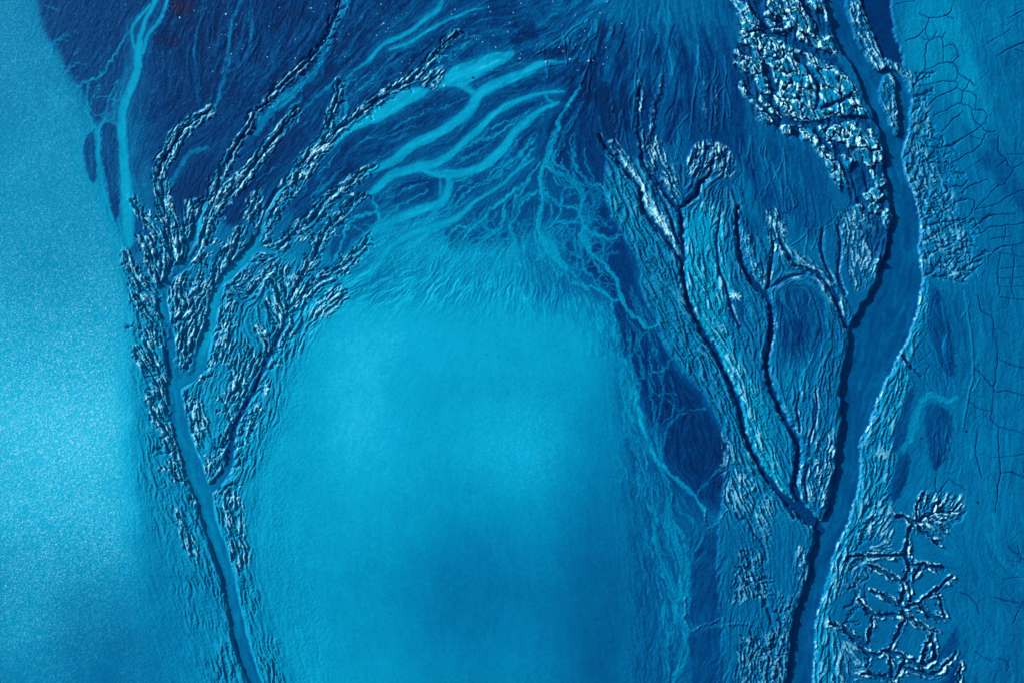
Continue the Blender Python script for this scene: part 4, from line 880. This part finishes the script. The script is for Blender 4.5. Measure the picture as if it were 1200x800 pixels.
# ------------------------------------------------------------------ materials
def ramp_mat(name, rough_lo, rough_hi, bump, bscale, spec=.5):
    m = bpy.data.materials.new(name); m.use_nodes = True
    nt = m.node_tree; N = nt.nodes; Lk = nt.links
    b = N['Principled BSDF']
    at = N.new('ShaderNodeAttribute'); at.attribute_name = 'tone'
    tc = N.new('ShaderNodeNewGeometry')
    no = N.new('ShaderNodeTexNoise'); no.inputs['Scale'].default_value = 1.1; no.inputs['Detail'].default_value = 5; no.inputs['Roughness'].default_value = .62
    Lk.new(tc.outputs['Position'], no.inputs['Vector'])
    ma = N.new('ShaderNodeMath'); ma.operation = 'MULTIPLY_ADD'; ma.inputs[1].default_value = .09
    Lk.new(no.outputs['Fac'], ma.inputs[0])
    sub = N.new('ShaderNodeMath'); sub.operation = 'SUBTRACT'; sub.inputs[1].default_value = .045
    Lk.new(at.outputs['Fac'], sub.inputs[0]); Lk.new(sub.outputs[0], ma.inputs[2])
    cr = N.new('ShaderNodeValToRGB')
    el = cr.color_ramp.elements
    stops = RAMP
    el[0].position = stops[0][0]; el[0].color = (*stops[0][1], 1)
    el[1].position = stops[-1][0]; el[1].color = (*stops[-1][1], 1)
    for p, c in stops[1:-1]:
        e = el.new(p); e.color = (*c, 1)
    Lk.new(ma.outputs[0], cr.inputs['Fac'])
    ac = N.new('ShaderNodeAttribute'); ac.attribute_name = 'crust_glint'
    mx = N.new('ShaderNodeMix'); mx.data_type = 'RGBA'
    mx.inputs[7].default_value = (.02, .42, .64, 1)
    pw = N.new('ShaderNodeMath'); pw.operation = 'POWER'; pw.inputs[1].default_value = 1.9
    m2 = N.new('ShaderNodeMix'); m2.data_type = 'RGBA'; m2.inputs[7].default_value = CRUST_GLINT
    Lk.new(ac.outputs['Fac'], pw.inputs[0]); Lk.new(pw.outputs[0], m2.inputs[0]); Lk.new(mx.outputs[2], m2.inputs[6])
    Lk.new(ac.outputs['Fac'], mx.inputs[0]); Lk.new(cr.outputs['Color'], mx.inputs[6])
    Lk.new(m2.outputs[2], b.inputs['Base Color'])
    rr = N.new('ShaderNodeMapRange'); rr.inputs['To Min'].default_value = rough_lo; rr.inputs['To Max'].default_value = rough_hi
    Lk.new(no.outputs['Fac'], rr.inputs['Value']); Lk.new(rr.outputs[0], b.inputs['Roughness'])
    b.inputs['Specular IOR Level'].default_value = spec; b.inputs['Specular Tint'].default_value = (.12, .6, 1, 1)
    n2_ = N.new('ShaderNodeTexNoise'); n2_.inputs['Scale'].default_value = bscale; n2_.inputs['Detail'].default_value = 4; n2_.inputs['Roughness'].default_value = .7
    Lk.new(tc.outputs['Position'], n2_.inputs['Vector'])
    bu = N.new('ShaderNodeBump'); bu.inputs['Distance'].default_value = .3
    ar = N.new('ShaderNodeAttribute'); ar.attribute_name = 'rough'
    rm = N.new('ShaderNodeMapRange'); rm.inputs['To Min'].default_value = bump; rm.inputs['To Max'].default_value = .95
    Lk.new(ar.outputs['Fac'], rm.inputs['Value']); Lk.new(rm.outputs[0], bu.inputs['Strength'])
    Lk.new(n2_.outputs['Fac'], bu.inputs['Height']); Lk.new(bu.outputs['Normal'], b.inputs['Normal'])
    return m
RAMP = [(0.0, (.013, .012, .050)), (.07, (.001, .016, .076)), (.15, (.0004, .031, .128)), (.30, (.0004, .067, .196)), (.45, (.0004, .128, .282)), (.60, (.0004, .218, .385)), (.75, (.002, .330, .520)), (.88, (.02, .46, .64)), (1.0, (.14, .62, .76))]
CRUST_GLINT = (.46, .78, .88, 1)  # pale colour for salt, painted crest highlights and water glints
MAT = {'mud': ramp_mat('wet_mud', .42, .75, .14, 3.2, .10), 'water': ramp_mat('silty_water', .3, .5, .04, 6.0, .16)}

# ------------------------------------------------------------------ meshes
C = bpy.context.scene.collection
Z = (h * S).astype(f32)
P = np.empty((H * W, 3), f32)
P[:, 0] = ((X - 600) * S).ravel(); P[:, 1] = ((400 - Y) * S).ravel(); P[:, 2] = Z.ravel()
# shared smooth normals
dzdx = np.gradient(Z, gx * S, axis=1); dzdy = -np.gradient(Z, gy * S, axis=0)
NRM = np.stack([-dzdx, -dzdy, np.ones_like(Z)], -1).reshape(-1, 3).astype(f32)
NRM /= np.linalg.norm(NRM, axis=1, keepdims=True)
idx = np.arange(H * W, dtype=np.int32).reshape(H, W)
quads = np.stack([idx[1:, :-1], idx[1:, 1:], idx[:-1, 1:], idx[:-1, :-1]], -1).reshape(-1, 4)
fz = zone[:-1, :-1].ravel()
toneR, crust_glintR = tone.ravel(), crust_glint.astype(f32).ravel()
roughR = np.clip(np.maximum.reduce([crumb, .7 * rib, .5 * rub, .35 * plat * (1 - water)]), 0, 1).astype(f32).ravel()

def grid_mesh(name, q, mat, Pz=None, base=None):
    """a mesh made of the given quads of the survey grid"""
    u, inv = np.unique(q.ravel(), return_inverse=True)
    me = bpy.data.meshes.new(name)
    me.vertices.add(len(u)); me.loops.add(len(inv)); me.polygons.add(len(q))
    co = P[u] if Pz is None else np.column_stack([P[u, :2], Pz[u]])
    if base is not None: co = co - base
    me.vertices.foreach_set('co', co.ravel().astype(f32))
    me.loops.foreach_set('vertex_index', inv.astype(np.int32))
    me.polygons.foreach_set('loop_start', np.arange(0, len(inv), 4, dtype=np.int32))
    me.polygons.foreach_set('loop_total', np.full(len(q), 4, np.int32))
    me.polygons.foreach_set('use_smooth', np.ones(len(q), bool))
    for nm, arr in (('tone', toneR), ('crust_glint', crust_glintR), ('rough', roughR)):
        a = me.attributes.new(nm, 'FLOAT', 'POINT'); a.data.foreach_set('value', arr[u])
    me.update()
    me.normals_split_custom_set_from_vertices(NRM[u])
    me.materials.append(MAT[mat])
    o = bpy.data.objects.new(name, me); C.objects.link(o)
    return o
def tag(o, label=None, cat=None, group=None, kind=None):
    if label: o['label'] = label
    if cat: o['category'] = cat
    if group: o['group'] = group
    if kind: o['kind'] = kind

placed = np.zeros(len(quads), bool)
fs = sub[:-1, :-1].ravel()
for k, info in ZN.items():
    selz = np.nonzero(fz == k)[0]
    if len(selz) < 14: continue
    names = info.get('subs', {})
    sub_of = fs[selz] if names else np.zeros(len(selz), np.int32)
    pieces = []
    if info['kind'] == 'structure':
        pieces = [(0, selz)]
    else:
        todo = dict(zip(selz.tolist(), sub_of.tolist()))
        FW = W - 1
        while todo:
            f0, sk = todo.popitem(); stack = [f0]; comp = [f0]
            while stack:
                f = stack.pop()
                for g_ in (f - 1, f + 1, f - FW, f + FW):
                    if todo.get(g_, -1) == sk:
                        del todo[g_]; stack.append(g_); comp.append(g_)
            pieces.append((sk, np.sort(np.array(comp))))
        pieces.sort(key=lambda t: (t[0] != 0, -len(t[1])))
        if not names:
            pieces = [t for t in pieces if len(t[1]) > .5 * len(pieces[0][1])][:1]
        else:
            main = pieces[0]
            crumbs_ = [t[1] for t in pieces[1:] if len(t[1]) < 40]
            pieces = [main] + [t for t in pieces[1:] if len(t[1]) >= 40]
    root = None
    c = P[quads[pieces[0][1]].ravel()]; base = np.array([c[:, 0].mean(), c[:, 1].mean(), c[:, 2].min()], f32)
    for sk, sel in pieces:
        placed[sel] = True
        o = grid_mesh(info['name'] if root is None else names.get(sk, 'mud_patch'), quads[sel], info['mat'], None, base)
        if root is None:
            root = o; o.location = base.tolist(); tag(o, info['label'], info['cat'], info['group'], info['kind'])
        else:
            o.parent = root

# the bed under everything: kept whole, a little lower where another surface lies on it
low = np.ones((H, W), bool)
pf = placed.reshape(H - 1, W - 1)
for dj in (0, 1):
    for di in (0, 1):
        zz = np.zeros((H, W), bool)
        zz[dj:H - 1 + dj, di:W - 1 + di] = pf
        low &= zz
Pz = P[:, 2] - np.where(low.ravel(), .5, 0).astype(f32)
g = grid_mesh('tidal_flat', quads, 'mud', Pz)
tag(g, 'blue tidal mud flat under and between the creeks', 'mud flat', None, 'structure')

# ------------------------------------------------------------------ stones
def stone_mesh(seed):
    r = random.Random(seed)
    import bmesh
    b = bmesh.new(); bmesh.ops.create_icosphere(b, subdivisions=2, radius=1)
    for v in b.verts:
        k = 1 + .28 * math.sin(3 * v.co.x + seed) * math.cos(2.3 * v.co.y + seed * 2) + r.uniform(-.08, .08)
        v.co = Vector((v.co.x * k * 1.15, v.co.y * k * .85, max(v.co.z * k * .7, -.35)))
    me = bpy.data.meshes.new('stone'); b.to_mesh(me); b.free()
    me.polygons.foreach_set('use_smooth', np.ones(len(me.polygons), bool))
    return me
def stone_mat(name, c):
    m = bpy.data.materials.new(name); m.use_nodes = True; N = m.node_tree.nodes; Lk = m.node_tree.links
    b = N['Principled BSDF']; no = N.new('ShaderNodeTexNoise'); no.inputs['Scale'].default_value = 6
    cr = N.new('ShaderNodeValToRGB'); cr.color_ramp.elements[0].color = (*[x * .55 for x in c], 1); cr.color_ramp.elements[1].color = (*c, 1)
    Lk.new(no.outputs['Fac'], cr.inputs['Fac']); Lk.new(cr.outputs['Color'], b.inputs['Base Color']); b.inputs['Roughness'].default_value = .7; b.inputs['Specular IOR Level'].default_value = .08
    return m
SM = [stone_mesh(i) for i in range(5)]
pale, drk = stone_mat('pale_stone', (.22, .58, .74)), stone_mat('dark_stone', (.001, .012, .05))
for me in SM: me.materials.append(pale)
SD = [m.copy() for m in SM[:2]]
for me in SD: me.materials[0] = drk
def put_stone(x, y, r, me, label, group):
    i = min(np.searchsorted(gx, x), W - 1); j = min(np.searchsorted(gy, y), H - 1)
    o = bpy.data.objects.new('stone', me); C.objects.link(o)
    o.location = ((x - 600) * S, (400 - y) * S, float(Z[j, i]) + .05 * r * S); o.scale = (r * S,) * 3; o.rotation_euler = (0, 0, rng.uniform(0, 6.28))
    tag(o, label, 'stone', group)
n = 0
for k in range(4000):
    if n >= 84: break
    x = rng.uniform(190, 790); y = abs(rng.normal(0, 60)) if rng.random() < .6 else rng.normal(62, 22)
    if y > 150 or y < 2: continue
    wgt = .35 + 1.0 * math.exp(-((x - 655) / 50) ** 2 - ((y - 62) / 25) ** 2) + .5 * math.exp(-((x - 600) / 60) ** 2 - ((y - 25) / 25) ** 2)
    if rng.random() > wgt * .6: continue
    i = np.searchsorted(gx, x); j = np.searchsorted(gy, y)
    if st_d[j, i] < 1 or crumb[j, i] > .2: continue
    put_stone(x, y, rng.uniform(.4, .85), SM[n % 5], 'small pale stone on the dark flats ' + (w_ := 'left of the slender top stream' if x < 440 else 'among the broad pale streams' if x < 585 else 'around the pebbly top fan'), 'pale stones ' + w_); n += 1
for x, y in [(265, 17), (365, 10), (640, 73), (668, 70), (690, 72), (521, 101), (450, 28), (211, 21)]:
    put_stone(x, y, 1.25, SM[int(x) % 5], 'larger pale stone among the small stones on the dark flats', 'larger pale stones on the dark flats')
for x, y, l in [(1132, 505, 'dark stone on the pale right flat level with the paddle shaped mat'), (1079, 513, 'dark stone between two dark mats right of the river'), (1172, 557, 'dark stone beside a long vertical crack on the right flat'), (1145, 588, 'dark stone on the right flat just above the crack network height'), (1158, 251, 'dark stone with a pale side among the fine cracks at the right'), (554, 91, 'dark stone in the uppermost wide pale stream'), (867, 743, 'dark stone on the smooth strip of marsh near the bottom edge'), (570, 415, 'tiny dark speck of stone in the smooth lagoon')]:
    put_stone(x, y, (.55 if x == 570 else 1.3), SD[int(x) % 2], l, 'single dark stones')

# ------------------------------------------------------------------ light, sky, camera
EL, AZ = math.radians(23), math.atan2(-.86, .50)          # azimuth clockwise from +Y
sdir = Vector((math.sin(AZ) * math.cos(EL), math.cos(AZ) * math.cos(EL), math.sin(EL)))
sun = bpy.data.lights.new('sun', 'SUN'); sun.energy = 5.0; sun.angle = math.radians(.5); sun.color = (1, .96, .9)
so = bpy.data.objects.new('sun', sun); so.rotation_euler = sdir.to_track_quat('Z', 'Y').to_euler(); so.location = (0, 0, 200); C.objects.link(so)
w = bpy.data.worlds.new('World'); bpy.context.scene.world = w; w.use_nodes = True
nt = w.node_tree; bg = nt.nodes['Background']
sky = nt.nodes.new('ShaderNodeTexSky'); sky.sky_type = 'NISHITA'; sky.sun_disc = False; sky.sun_elevation = EL; sky.sun_rotation = AZ % (2 * math.pi)
nt.links.new(sky.outputs['Color'], bg.inputs['Color']); bg.inputs['Strength'].default_value = .085

cam = bpy.data.cameras.new('camera'); co = bpy.data.objects.new('camera', cam); C.objects.link(co)
cam.sensor_width = 36; cam.lens = 50; cam.clip_end = 60000; cam.clip_start = 1
co.location = (0, 0, 1200 * S * 50 / 36); co.rotation_euler = (0, 0, 0)
sc = bpy.context.scene; sc.camera = co
sc.view_settings.view_transform = 'Standard'; sc.view_settings.look = 'None'; sc.view_settings.gamma = 1; sc.view_settings.exposure = .62
sc.cycles.max_bounces = 4
